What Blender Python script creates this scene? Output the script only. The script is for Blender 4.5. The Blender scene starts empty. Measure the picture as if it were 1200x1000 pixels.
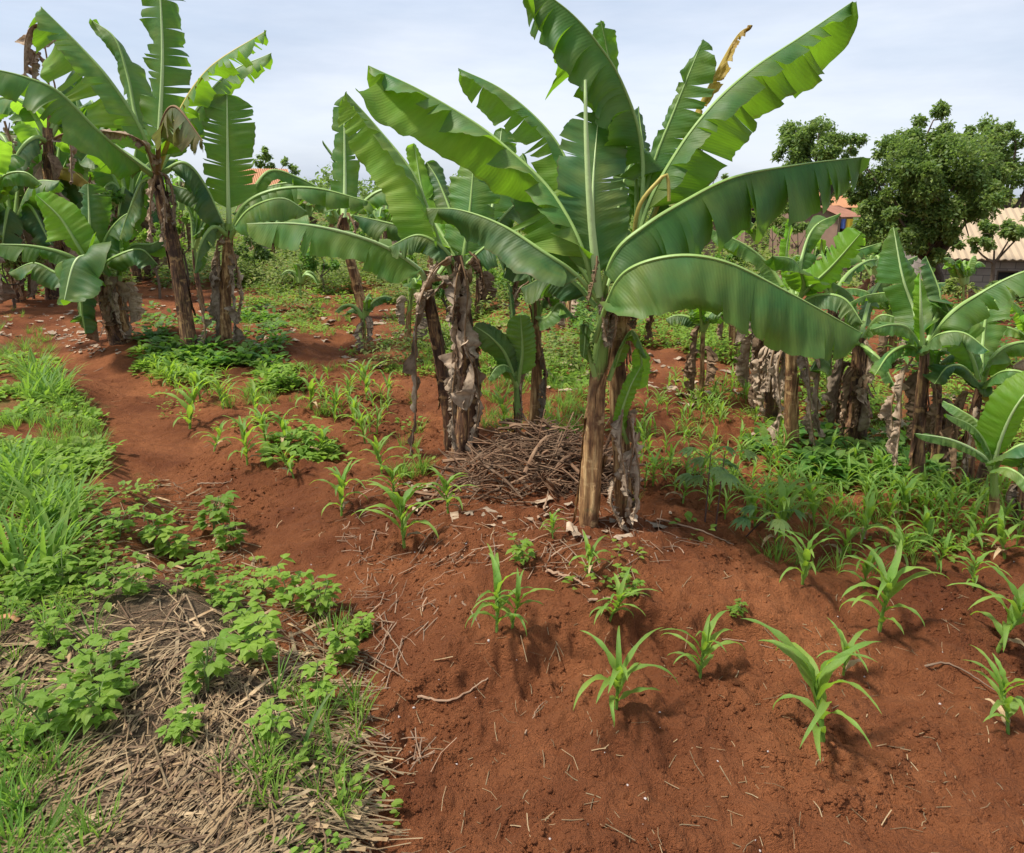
import bpy, math, random
import numpy as np
from mathutils import Vector

# ---------------------------------------------------------------- camera, sky, sun
R = math.radians
scene = bpy.context.scene
FPX, CX, CY, PITCH, CZ = 833.0, 600.0, 442.0, R(14.3), 2.0
cam_d = bpy.data.cameras.new('camera'); cam = bpy.data.objects.new('camera', cam_d)
scene.collection.objects.link(cam); scene.camera = cam
cam.location = (0, 0, CZ); cam.rotation_euler = (math.pi/2 - PITCH, 0, 0)
cam_d.sensor_width = 36; cam_d.lens = 36*FPX/1200; cam_d.shift_y = -(500-CY)/1200
cam_d.clip_start = .05; cam_d.clip_end = 3000
scene.view_settings.view_transform = 'Standard'; scene.view_settings.look = 'None'
scene.view_settings.exposure = 1.02; scene.view_settings.gamma = 1

SUN_AZ, SUN_EL = R(-96), R(60)          # azimuth from +Y towards +X
world = bpy.data.worlds.new('World'); scene.world = world; world.use_nodes = True
wn = world.node_tree; wn.nodes.clear()
def N(nt, typ, **kw):
    n = nt.nodes.new(typ)
    for k, v in kw.items():
        if k[0] == '_': setattr(n, k[1:], v)
        else: n.inputs[k.replace('__', ' ')].default_value = v
    return n
sky = N(wn, 'ShaderNodeTexSky', _sky_type='NISHITA', _sun_disc=False, _sun_elevation=SUN_EL, _sun_rotation=SUN_AZ,
        _air_density=1.0, _dust_density=2.0, _ozone_density=1.0)
tc = N(wn, 'ShaderNodeTexCoord'); mp = N(wn, 'ShaderNodeMapping'); mp.inputs['Scale'].default_value = (1, 1, 5)
ns = N(wn, 'ShaderNodeTexNoise', Scale=1.6, Detail=6.0, Roughness=.55)
cr = N(wn, 'ShaderNodeMapRange'); cr.inputs['From Min'].default_value = .3; cr.inputs['From Max'].default_value = .72
cr.inputs['To Min'].default_value = .6; cr.inputs['To Max'].default_value = .97
mixw = N(wn, 'ShaderNodeMix', _data_type='RGBA'); 
nsb = N(wn, 'ShaderNodeTexNoise', Scale=1.1, Detail=7.0, Roughness=.6); crb = N(wn, 'ShaderNodeMapRange'); crb.inputs['From Min'].default_value = .38; crb.inputs['From Max'].default_value = .64
mixb = N(wn, 'ShaderNodeMix', _data_type='RGBA'); mixb.inputs['A'].default_value = (3.0, 3.45, 4.25, 1); mixb.inputs['B'].default_value = (4.5, 4.8, 5.35, 1)
wn.links.new(mp.outputs[0], nsb.inputs['Vector']); wn.links.new(nsb.outputs['Fac'], crb.inputs['Value']); wn.links.new(crb.outputs[0], mixb.inputs['Factor']); wn.links.new(mixb.outputs['Result'], mixw.inputs['B'])
bg = N(wn, 'ShaderNodeBackground', Strength=.1); wo = N(wn, 'ShaderNodeOutputWorld')
L = wn.links.new
L(tc.outputs['Generated'], mp.inputs['Vector']); L(mp.outputs[0], ns.inputs['Vector']); L(ns.outputs['Fac'], cr.inputs['Value'])
L(cr.outputs[0], mixw.inputs['Factor']); L(sky.outputs[0], mixw.inputs['A']); L(mixw.outputs['Result'], bg.inputs['Color']); L(bg.outputs[0], wo.inputs['Surface'])
sd = bpy.data.lights.new('sun', 'SUN'); sd.energy = 2.95; sd.angle = R(8); sd.color = (1, .95, .86)
sun = bpy.data.objects.new('sun', sd); scene.collection.objects.link(sun)
sdir = Vector((math.cos(SUN_EL)*math.sin(SUN_AZ), math.cos(SUN_EL)*math.cos(SUN_AZ), math.sin(SUN_EL)))
sun.rotation_euler = sdir.to_track_quat('Z', 'Y').to_euler()

# ---------------------------------------------------------------- small maths
rng = np.random.default_rng(7); random.seed(7)
_tab = np.random.default_rng(3).random((256, 256))
def vnoise(x, y):
    x = np.asarray(x, float); y = np.asarray(y, float)
    xi = np.floor(x).astype(int); yi = np.floor(y).astype(int); fx = x-xi; fy = y-yi
    fx = fx*fx*(3-2*fx); fy = fy*fy*(3-2*fy)
    a = _tab[xi % 256, yi % 256]; b = _tab[(xi+1) % 256, yi % 256]; c = _tab[xi % 256, (yi+1) % 256]; d = _tab[(xi+1) % 256, (yi+1) % 256]
    return (a*(1-fx)+b*fx)*(1-fy)+(c*(1-fx)+d*fx)*fy
def fbm(x, y, o=4, s=0.0):
    t = 0; a = .5; f = 1.0
    for i in range(o):
        t = t + a*(vnoise(x*f+17.3*i+s, y*f+9.1*i-s)-.5)*2; a *= .5; f *= 2.03
    return t
def sstep(a, b, x):
    t = np.clip((np.asarray(x, float)-a)/(b-a), 0, 1); return t*t*(3-2*t)
cp, sp = math.cos(PITCH), math.sin(PITCH)
def ray(px, py):
    X = (px-CX)/FPX; Y = -(py-CY)/FPX
    return np.array([X, cp+Y*sp, -sp+Y*cp])
def P(px, py, d):
    r = ray(px, py); return np.array([0, 0, CZ])+r*(d/r[1])
def proj(x, y, z):
    zz = z-CZ; dep = y*cp-zz*sp; up = y*sp+zz*cp; dep = np.where(dep < .3, .3, dep)
    return CX+FPX*x/dep, CY-FPX*up/dep
def inpoly(px, py, poly):
    px = np.asarray(px, float); py = np.asarray(py, float); c = np.zeros(px.shape, bool); n = len(poly)
    for i in range(n):
        x1, y1 = poly[i]; x2, y2 = poly[(i+1) % n]
        if y1 == y2: continue
        c ^= ((y1 > py) != (y2 > py)) & (px < (x2-x1)*(py-y1)/(y2-y1)+x1)
    return c

# ---------------------------------------------------------------- terrain
LUSH = [(-900, 335), (40, 345), (62, 400), (75, 440), (118, 485), (140, 530), (150, 565), (60, 600), (-900, 640)]
MULCH = [(-900, 600), (60, 585), (190, 555), (262, 585), (300, 655), (385, 690), (425, 770), (455, 885), (480, 1300), (-900, 1300)]
def flat_px(x, y): return proj(x, y, 0*x)
def bank(x, y):
    px, py = flat_px(x, y); j = fbm(x*1.3, y*1.3, 3)*38
    m = inpoly(px+j, py+j*.4, MULCH) | inpoly(px+j, py+j*.4, LUSH)
    return m
def bankline(x, y):
    # smooth version: signed offset to the right of the bank's edge, as a function of y (world)
    ys = np.array([0, 1.0, 1.6, 2.2, 3.0, 4.2, 5.5, 7.2, 9.0, 12.0, 30])
    xs = np.array([-.35, -.42, -.45, -.62, -1.25, -2.35, -3.35, -4.3, -6.3, -8.8, -24])
    return x-np.interp(y, ys, xs)
def H(x, y, fine=True):
    x = np.asarray(x, float); y = np.asarray(y, float); r = np.hypot(x, y)
    s = bankline(x, y)+fbm(x*1.1, y*1.1, 3, 4)*.25
    z = .17*(1-sstep(-.35, .12, s))*(1-sstep(12, 25, r))
    soil = sstep(-.1, .15, s)
    path = np.exp(-((s-.45)/.38)**2)*(1-sstep(.8, 2.0, x))*sstep(1.0, 3.0, y)*(1-sstep(9, 12, y))
    z -= path*.05
    z += soil*(1-path*.8)*(fbm(x*1.25+y*.3, y*1.9, 3, 2)*.12+.02)*(1-sstep(14, 30, r)*.5)
    z += soil*(1-path*.8)*fbm(x*3.4, y*3.4, 2, 14)*.05*(1-sstep(9, 18, r))
    # a hoed step curving across the foreground
    st = y-(2.55+.35*np.sin(x*1.6+.4)); z += (.15+.05*fbm(x*4, y*4, 2, 3))*sstep(-.13, .06, st+.12*fbm(x*5, y*5, 2, 7))*soil*sstep(-.2, .2, x+.4)*(1-sstep(.9, 1.8, x))
    # mounds round the central clump and the left clump
    for mx, my, mr, mh in ((.35, 4.7, 1.0, .13), (-4.4, 9.6, 1.6, .2), (2.3, 6.2, 1.4, .08)):
        z += mh*np.exp(-(((x-mx)/mr)**2+((y-my)/(mr*.6))**2))
    z += -2.6*sstep(11, 34, y)*sstep(2, 16, x) + .9*sstep(25, 90, y)*(1-sstep(-2, 14, x)) + 2.2*sstep(34, 110, y)*sstep(2, 16, x)
    z += fbm(x*.07, y*.07, 3, 9)*.9*sstep(20, 60, r)
    if fine:
        a = 1-sstep(5, 14, r)
        cl = np.abs(fbm(x*6.5, y*6.5, 3, 1))
        z += soil*(cl*.075-.018)*(1-path*.6)*a + fbm(x*22, y*22, 3, 6)*.017*a*(.4+soil*(1-.6*path)) + np.abs(fbm(x*38, y*38, 2, 8))*.014*soil*(1-sstep(3, 6, r))*(1-.7*path)
        rough = np.clip(sstep(.0, .35, fbm(x*1.7, y*1.7, 2, 11))+.9*np.exp(-((st+.15)/.4)**2)*sstep(-.5, 0, x+.3)*(1-sstep(.6, 1.6, x)), 0, 1); z += soil*rough*np.abs(fbm(x*13, y*13, 3, 5))*.09*a
    return z
_t = np.concatenate([np.arange(.8, 12, .01), np.arange(12, 60, .08), np.arange(60, 400, .8)])
def G(px, py):
    r = ray(px, py); q = r/r[1]; X = q[0]*_t; Y = _t; Z = CZ+q[2]*_t; h = H(X, Y)
    k = np.argmax(Z < h)
    if Z[k] >= h[k]: k = len(_t)-1
    return np.array([X[k], Y[k], float(h[k])])

# ---------------------------------------------------------------- mesh helpers
def new_mesh(name, V, F, UV=None, tint=None, attrs=None, smooth=True, mi=None):
    me = bpy.data.meshes.new(name); V = np.asarray(V, np.float32); F = np.asarray(F, np.int32); k = F.shape[1]; m = len(F)
    me.vertices.add(len(V)); me.vertices.foreach_set('co', V.ravel())
    me.loops.add(m*k); me.loops.foreach_set('vertex_index', F.ravel())
    me.polygons.add(m); me.polygons.foreach_set('loop_start', np.arange(m, dtype=np.int32)*k)
    me.polygons.foreach_set('use_smooth', np.full(m, smooth))
    if mi is not None: me.polygons.foreach_set('material_index', np.asarray(mi, np.int32))
    if UV is not None:
        u = me.uv_layers.new(name='UVMap'); u.data.foreach_set('uv', np.asarray(UV, np.float32)[F.ravel()].ravel())
    at = dict(attrs or {})
    if tint is not None: at['tint'] = tint
    for a, v in at.items():
        l = me.attributes.new(a, 'FLOAT', 'POINT'); l.data.foreach_set('value', np.asarray(v, np.float32))
    me.update(calc_edges=True); me.validate(); return me
def obj(name, me, mat=None, parent=None, loc=(0, 0, 0)):
    o = bpy.data.objects.new(name, me); scene.collection.objects.link(o); o.location = loc
    if mat is not None and me is not None and not me.materials:
        for q in (mat if isinstance(mat, (list, tuple)) else [mat]): me.materials.append(q)
    if parent is not None: o.parent = parent
    return o
def tag(o, label=None, cat=None, group=None, kind=None):
    if label: o['label'] = label
    if cat: o['category'] = cat
    if group: o['group'] = group
    if kind: o['kind'] = kind
    return o
def empty(name, loc, label, cat, group=None):
    return tag(obj(name, None, loc=tuple(float(q) for q in loc)), label, cat, group)
def join(parts):
    Vs, Fs, Us, Ts, n = [], [], [], [], 0
    for p in parts:
        V, F, U = p[:3]; T = p[3] if len(p) > 3 else np.zeros(len(V))
        Vs.append(V); Fs.append(np.asarray(F)+n); Us.append(U); Ts.append(np.broadcast_to(T, (len(V),))); n += len(V)
    return np.vstack(Vs), np.vstack(Fs), np.vstack(Us), np.concatenate(Ts)
def catmull(pts, n):
    pts = np.asarray(pts, float); p = np.vstack([2*pts[0]-pts[1], pts, 2*pts[-1]-pts[-2]]); out = []
    for i in range(1, len(p)-2):
        t = np.linspace(0, 1, 24, endpoint=False)[:, None]
        a, b, c, d = p[i-1], p[i], p[i+1], p[i+2]
        out.append(.5*((2*b)+(-a+c)*t+(2*a-5*b+4*c-d)*t*t+(-a+3*b-3*c+d)*t**3))
    out.append(pts[-1:]); q = np.vstack(out); s = np.r_[0, np.cumsum(np.linalg.norm(np.diff(q, axis=0), axis=1))]
    u = np.linspace(0, s[-1], n); return np.stack([np.interp(u, s, q[:, i]) for i in range(3)], 1), s[-1]
def nrm(v): return v/np.maximum(np.linalg.norm(v, axis=-1, keepdims=True), 1e-9)
def tube(path, rad, k=8, tint=0., flat=1.0, cap=False):
    path = np.asarray(path, float); n = len(path); rad = np.broadcast_to(rad, (n,)); T = nrm(np.gradient(path, axis=0))
    ref = np.array([0, 0, 1.]) if abs(T[n//2][2]) < .8 else np.array([0, 1., 0]); A = nrm(np.cross(T, ref)); B = np.cross(A, T)
    a = np.linspace(0, 2*np.pi, k+1); c, s = np.cos(a), np.sin(a)
    V = path[:, None]+rad[:, None, None]*(A[:, None]*c[None, :, None]+B[:, None]*s[None, :, None]*flat)
    L_ = np.r_[0, np.cumsum(np.linalg.norm(np.diff(path, axis=0), axis=1))]
    U = np.stack(np.broadcast_arrays(a[None, :]/(2*np.pi), L_[:, None]), -1)
    i = np.arange(n-1)[:, None]*(k+1)+np.arange(k)[None]; F = np.stack([i, i+1, i+k+2, i+k+1], -1).reshape(-1, 4)
    return V.reshape(-1, 3), F, U.reshape(-1, 2), np.full(n*(k+1), float(tint))

# ---------------------------------------------------------------- materials
M = {}
def mat(name):
    m = bpy.data.materials.new(name); m.use_nodes = True; nt = m.node_tree; nt.nodes.clear(); M[name] = m
    return m, nt, N(nt, 'ShaderNodeOutputMaterial')
def mixc(nt, fac, a, b, mode='MIX'):
    n = nt.nodes.new('ShaderNodeMix'); n.data_type = 'RGBA'; n.blend_type = mode
    for s, v in (('Factor', fac), ('A', a), ('B', b)):
        if isinstance(v, bpy.types.NodeSocket): nt.links.new(v, n.inputs[s])
        elif s == 'Factor': n.inputs[s].default_value = v
        else: n.inputs[s].default_value = (*v, 1)
    return n.outputs['Result']
def math_(nt, op, a, b=0., c=0.):
    n = nt.nodes.new('ShaderNodeMath'); n.operation = op
    for i, v in enumerate((a, b, c)):
        if isinstance(v, bpy.types.NodeSocket): nt.links.new(v, n.inputs[i])
        else: n.inputs[i].default_value = v
    return n.outputs[0]
def rng_(nt, v, a, b, c=0., d=1.):
    n = nt.nodes.new('ShaderNodeMapRange'); nt.links.new(v, n.inputs[0])
    for i, q in enumerate((a, b, c, d)): n.inputs[i+1].default_value = q
    return n.outputs[0]
def noise(nt, vec, sc, det=3., rough=.5, scale3=None):
    if scale3:
        m = N(nt, 'ShaderNodeMapping'); m.inputs['Scale'].default_value = scale3; nt.links.new(vec, m.inputs['Vector']); vec = m.outputs[0]
    n = N(nt, 'ShaderNodeTexNoise', Scale=sc, Detail=det, Roughness=rough); nt.links.new(vec, n.inputs['Vector']); return n.outputs['Fac']
def attr(nt, a): return N(nt, 'ShaderNodeAttribute', _attribute_name=a).outputs['Fac']
def bump(nt, h, s, dist=.01, nrm_=None):
    b = N(nt, 'ShaderNodeBump', Strength=s, Distance=dist); nt.links.new(h, b.inputs['Height'])
    if nrm_ is not None: nt.links.new(nrm_, b.inputs['Normal'])
    return b.outputs['Normal']
def leafmat(name, top, under, trans, tf=.4, rough=.54, vein=60., edge=.5, yellow=(.35, .3, .04), var=.3, spots=0., spec=.36):
    m, nt, out = mat(name); l = nt.links.new
    tc = N(nt, 'ShaderNodeTexCoord'); oi = N(nt, 'ShaderNodeObjectInfo'); geo = N(nt, 'ShaderNodeNewGeometry')
    rnd = math_(nt, 'FRACT', math_(nt, 'ADD', oi.outputs['Random'], attr(nt, 'tint')))
    big = noise(nt, tc.outputs['Object'], 5., 4.)
    sx = N(nt, 'ShaderNodeSeparateXYZ'); l(tc.outputs['UV'], sx.inputs[0])
    ph = math_(nt, 'MULTIPLY_ADD', sx.outputs['X'], vein, math_(nt, 'MULTIPLY', math_(nt, 'ABSOLUTE', sx.outputs['Y']), -vein*.05))
    w = math_(nt, 'SINE', math_(nt, 'MULTIPLY', ph, 6.283))
    w2 = noise(nt, tc.outputs['UV'], vein*.6, 2., .5, (1, .06, 1))
    c = mixc(nt, geo.outputs['Backfacing'], top, under)
    c = mixc(nt, math_(nt, 'MULTIPLY', rng_(nt, big, .35, .7), var), c, yellow)
    c = mixc(nt, 1., c, mixc(nt, w2, (.78, .78, .78), (1.2, 1.2, 1.2)), 'MULTIPLY')
    c = mixc(nt, 1., c, mixc(nt, rnd, (.72, .76, .7), (1.28, 1.2, 1.15)), 'MULTIPLY')
    ev = math_(nt, 'ADD', math_(nt, 'ABSOLUTE', sx.outputs['Y']), math_(nt, 'MULTIPLY', math_(nt, 'SUBTRACT', noise(nt, tc.outputs['UV'], 9., 4., .6), .5), .5))
    ef = math_(nt, 'MULTIPLY', rng_(nt, ev, .97, 1.06), edge)
    c = mixc(nt, ef, c, (.16, .09, .035))
    p = N(nt, 'ShaderNodeBsdfPrincipled', Roughness=rough); l(c, p.inputs['Base Color']); p.inputs['Specular IOR Level'].default_value = spec
    bn = bump(nt, math_(nt, 'ADD', math_(nt, 'MULTIPLY', w, .25), math_(nt, 'MULTIPLY', w2, 1.6)), .3, .003); l(bn, p.inputs['Normal'])
    t = N(nt, 'ShaderNodeBsdfTranslucent')
    tcx = mixc(nt, 1., mixc(nt, ef, trans, (.2, .1, .03)), mixc(nt, w2, (.75, .75, .75), (1.2, 1.2, 1.2)), 'MULTIPLY'); l(tcx, t.inputs['Color']); l(bn, t.inputs['Normal'])
    mx = N(nt, 'ShaderNodeMixShader', Fac=tf); l(p.outputs[0], mx.inputs[1]); l(t.outputs[0], mx.inputs[2]); l(mx.outputs[0], out.inputs['Surface'])
    return m
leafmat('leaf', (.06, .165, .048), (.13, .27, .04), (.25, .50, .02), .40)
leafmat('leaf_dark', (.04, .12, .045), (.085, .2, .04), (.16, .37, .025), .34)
leafmat('leaf_young', (.13, .33, .03), (.17, .38, .05), (.38, .68, .04), .48, edge=.1)
leafmat('leaf_old', (.13, .16, .075), (.16, .19, .09), (.3, .32, .08), .3, edge=1., var=.8, yellow=(.3, .2, .07))
leafmat('leaf_yellow', (.38, .30, .05), (.38, .3, .07), (.6, .42, .05), .4, edge=1., var=.6, yellow=(.2, .11, .04))
leafmat('maize', (.155, .31, .06), (.18, .33, .075), (.45, .7, .05), .42, vein=200., edge=.2, rough=.5)
leafmat('weed', (.155, .29, .04), (.19, .32, .075), (.38, .62, .06), .42, vein=30., edge=.1, rough=.6, spec=.3)
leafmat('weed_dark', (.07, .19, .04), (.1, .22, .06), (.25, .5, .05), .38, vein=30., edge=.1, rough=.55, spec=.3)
leafmat('grass', (.12, .26, .05), (.14, .27, .065), (.34, .58, .06), .42, vein=60., edge=.1, rough=.55, spec=.3)
leafmat('tree_leaf', (.095, .175, .05), (.14, .22, .08), (.3, .46, .08), .40, vein=10., edge=0., rough=.5, spec=.35)  # tree green lightened slightly, standing in for haze that has no volume
leafmat('cassava', (.09, .2, .07), (.14, .26, .11), (.25, .45, .08), .35, vein=60., edge=0., rough=.6)
leafmat('far_green', (.13, .21, .05), (.15, .24, .07), (.3, .45, .06), .35, vein=10., edge=0., rough=.6, spec=.2, yellow=(.32, .27, .1), var=.7)
def drymat(name, a, b, c_, tr=.12):
    m, nt, out = mat(name); l = nt.links.new; tc = N(nt, 'ShaderNodeTexCoord'); oi = N(nt, 'ShaderNodeObjectInfo')
    n1 = noise(nt, tc.outputs['Object'], 9., 5., .6); n2 = noise(nt, tc.outputs['UV'], 26., 4., .6, (1, .25, 1))
    c = mixc(nt, rng_(nt, n1, .35, .65), a, b); c = mixc(nt, rng_(nt, n2, .5, .8), c, c_)
    c = mixc(nt, 1., c, mixc(nt, math_(nt, 'FRACT', math_(nt, 'ADD', oi.outputs['Random'], attr(nt, 'tint'))), (.65, .65, .65), (1.25, 1.2, 1.15)), 'MULTIPLY')
    p = N(nt, 'ShaderNodeBsdfPrincipled', Roughness=.8); l(c, p.inputs['Base Color']); p.inputs['Specular IOR Level'].default_value = .2
    l(bump(nt, n2, .6, .008), p.inputs['Normal']); t = N(nt, 'ShaderNodeBsdfTranslucent'); l(c, t.inputs['Color'])
    mx = N(nt, 'ShaderNodeMixShader', Fac=tr); l(p.outputs[0], mx.inputs[1]); l(t.outputs[0], mx.inputs[2]); l(mx.outputs[0], out.inputs['Surface'])
drymat('dry', (.30, .22, .15), (.47, .37, .27), (.13, .08, .05))
drymat('dry_dark', (.17, .105, .062), (.31, .21, .13), (.05, .03, .02))
drymat('straw', (.29, .195, .105), (.46, .35, .21), (.16, .095, .05))
drymat('stick', (.15, .08, .045), (.29, .19, .12), (.1, .05, .035), 0.)
drymat('pale_stick', (.36, .25, .17), (.27, .17, .11), (.18, .11, .07), 0.)
drymat('bark', (.09, .065, .045), (.15, .12, .09), (.05, .035, .025), 0.)
def stemmat(name, dark, mid, pale, green):
    m, nt, out = mat(name); l = nt.links.new; tc = N(nt, 'ShaderNodeTexCoord')
    a1 = noise(nt, tc.outputs['Object'], 7., 6., .65, (7, 7, .7)); a2 = noise(nt, tc.outputs['Object'], 4., 4., .6, (1.5, 1.5, 1)); a3 = noise(nt, tc.outputs['Object'], 30., 4., .6, (5, 5, .5))
    c = mixc(nt, rng_(nt, a1, .33, .55), dark, mid); c = mixc(nt, rng_(nt, a1, .52, .66), c, pale); c = mixc(nt, rng_(nt, a2, .48, .6, 0, .85), c, dark); a4 = noise(nt, tc.outputs['Object'], 9., 3., .6, (1, 1, 1.6)); c = mixc(nt, rng_(nt, a4, .58, .66, 0, .7), c, pale); c = mixc(nt, rng_(nt, a4, .25, .38, .7, 0), c, (.17, .15, .06))
    sx = N(nt, 'ShaderNodeSeparateXYZ'); l(tc.outputs['UV'], sx.inputs[0])
    c = mixc(nt, rng_(nt, math_(nt, 'ADD', attr(nt, 'tint'), math_(nt, 'MULTIPLY', math_(nt, 'SUBTRACT', a1, .5), 1.3)), .4, .75), c, green)
    c = mixc(nt, 1., c, mixc(nt, a3, (.65, .65, .65), (1.3, 1.3, 1.3)), 'MULTIPLY')
    p = N(nt, 'ShaderNodeBsdfPrincipled', Roughness=.62); l(c, p.inputs['Base Color']); p.inputs['Specular IOR Level'].default_value = .3
    l(bump(nt, math_(nt, 'ADD', a1, math_(nt, 'MULTIPLY', a3, .5)), .9, .012), p.inputs['Normal']); l(p.outputs[0], out.inputs['Surface'])
stemmat('stem', (.085, .036, .018), (.40, .22, .09), (.62, .42, .20), (.24, .36, .08))
stemmat('stem_dark', (.045, .024, .017), (.19, .095, .05), (.46, .28, .12), (.16, .25, .06))
def plain(name, col, rough=.6, var=.3, sc=12., s3=None, bmp=.3):
    m, nt, out = mat(name); l = nt.links.new; tc = N(nt, 'ShaderNodeTexCoord'); n = noise(nt, tc.outputs['Object'], sc, 5., .6, s3)
    c = mixc(nt, n, tuple(q*(1-var) for q in col), tuple(q*(1+var) for q in col))
    p = N(nt, 'ShaderNodeBsdfPrincipled', Roughness=rough); l(c, p.inputs['Base Color']); p.inputs['Specular IOR Level'].default_value = .3
    l(bump(nt, n, bmp, .01), p.inputs['Normal']); l(p.outputs[0], out.inputs['Surface'])
plain('rib', (.24, .36, .10), .45, .15); plain('rib_pale', (.40, .52, .22), .4, .12); plain('rib_dry', (.2, .12, .06), .8)
plain('rib_yellow', (.42, .34, .08), .5, .3); plain('fruit', (.32, .38, .08), .5, .2); plain('weed_stem', (.14, .2, .06), .6)
plain('purple_stem', (.1, .055, .04), .6); plain('clod', (.27, .092, .042), .98, .4, 60., None, 1.); plain('stone', (.42, .36, .33), .8)
plain('roof_orange', (.42, .19, .085), .6, .35, 1.2); plain('roof_beige', (.44, .33, .215), .5, .2, .8); plain('roof_rust', (.27, .13, .085), .8, .4, 2.)
plain('plaster', (.42, .37, .32), .9, .15, 2.); plain('mud_wall', (.24, .15, .11), .9, .3, 2.); plain('dark', (.015, .013, .012), .5, .1)
plain('wood_post', (.12, .085, .06), .85, .4, 20., (3, 3, .6)); plain('cloth_yellow', (.6, .4, .04), .9, .1); plain('cloth_white', (.6, .6, .62), .9, .1); plain('cloth_blue', (.06, .1, .3), .9, .1)
# block wall
m, nt, out = mat('block_wall'); tc = N(nt, 'ShaderNodeTexCoord'); br = N(nt, 'ShaderNodeTexBrick', Scale=1.0); nt.links.new(tc.outputs['UV'], br.inputs['Vector'])
for k_, v_ in (('Color1', (.24, .2, .175, 1)), ('Color2', (.31, .265, .235, 1)), ('Mortar', (.13, .11, .1, 1)), ('Mortar Size', .012), ('Brick Width', .4), ('Row Height', .2)): br.inputs[k_].default_value = v_
p = N(nt, 'ShaderNodeBsdfPrincipled', Roughness=.9); n_ = noise(nt, tc.outputs['Object'], 2., 5., .6)
nt.links.new(mixc(nt, 1., br.outputs['Color'], mixc(nt, n_, (.6, .58, .55), (1.3, 1.3, 1.3)), 'MULTIPLY'), p.inputs['Base Color']); nt.links.new(p.outputs[0], out.inputs['Surface'])
# ground
m, nt, out = mat('soil'); l = nt.links.new; tc = N(nt, 'ShaderNodeTexCoord'); co = tc.outputs['Object']
g1 = noise(nt, co, 1.1, 5., .6); g2 = noise(nt, co, 14., 6., .7); g3 = noise(nt, co, 90., 4., .7); g4 = noise(nt, co, 260., 2., .6)
c = mixc(nt, rng_(nt, g1, .35, .68), (.145, .044, .017), (.45, .168, .064)); c = mixc(nt, rng_(nt, g2, .3, .75, 0, .75), c, (.21, .068, .025), 'MIX')
c = mixc(nt, rng_(nt, g3, .6, .75, 0, .6), c, (.36, .16, .09)); c = mixc(nt, rng_(nt, g3, .25, .42, .6, 0), c, (.07, .024, .013))
c = mixc(nt, rng_(nt, g4, .7, .78, 0, .55), c, (.48, .3, .2))
mu = rng_(nt, math_(nt, 'ADD', attr(nt, 'mulch'), math_(nt, 'MULTIPLY', math_(nt, 'SUBTRACT', g2, .5), .8)), .35, .65)
mc = mixc(nt, rng_(nt, g3, .3, .7), (.075, .048, .03), (.25, .175, .105)); mc = mixc(nt, rng_(nt, g2, .55, .75, 0, .6), mc, (.14, .06, .034)); c = mixc(nt, mu, c, mc)
gr = rng_(nt, math_(nt, 'ADD', attr(nt, 'green'), math_(nt, 'MULTIPLY', math_(nt, 'SUBTRACT', noise(nt, co, .8, 6., .65), .5), 1.6)), .4, .65)
c = mixc(nt, gr, c, mixc(nt, g2, (.06, .11, .025), (.16, .2, .06)))
p = N(nt, 'ShaderNodeBsdfPrincipled', Roughness=.95); l(c, p.inputs['Base Color']); p.inputs['Specular IOR Level'].default_value = .15
hb = math_(nt, 'ADD', math_(nt, 'MULTIPLY', g2, 2.2), math_(nt, 'ADD', g3, math_(nt, 'MULTIPLY', g4, .4)))
l(bump(nt, hb, 1.0, .03), p.inputs['Normal']); l(p.outputs[0], out.inputs['Surface'])

# ---------------------------------------------------------------- ground sheet
def build_ground():
    r = np.r_[[.02, .3, .6], np.geomspace(.8, 8, 720), np.geomspace(8.05, 40, 220), np.geomspace(41, 900, 70)]
    a = np.r_[np.linspace(-math.pi, R(-46), 70, endpoint=False), np.linspace(R(-46), R(46), 470, endpoint=False), np.linspace(R(46), math.pi, 71)]
    RR, AA = np.meshgrid(r, a, indexing='ij'); X = RR*np.sin(AA); Y = RR*np.cos(AA); Z = H(X, Y)
    n, k = X.shape; V = np.stack([X, Y, Z], -1).reshape(-1, 3)
    i = np.arange(n-1)[:, None]*k+np.arange(k-1)[None]; F = np.stack([i, i+1, i+k+1, i+k], -1).reshape(-1, 4)[:, ::-1]
    s = bankline(X, Y)+fbm(X*1.6, Y*1.6, 3, 4)*.35
    mul = ((1-sstep(-.25, .2, s))*(1-sstep(2.8, 3.5, Y))).ravel()
    far = sstep(9, 30, RR); gr = far*.62+(1-sstep(-.1, .2, s))*sstep(3.4, 5, Y)*.35
    me = new_mesh('ground', V, F, attrs={'mulch': mul, 'green': gr.ravel()})
    tag(obj('ground', me, M['soil']), 'bare red-brown hoed soil of the sloping garden plot', 'ground', kind='structure')
build_ground()

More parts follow.
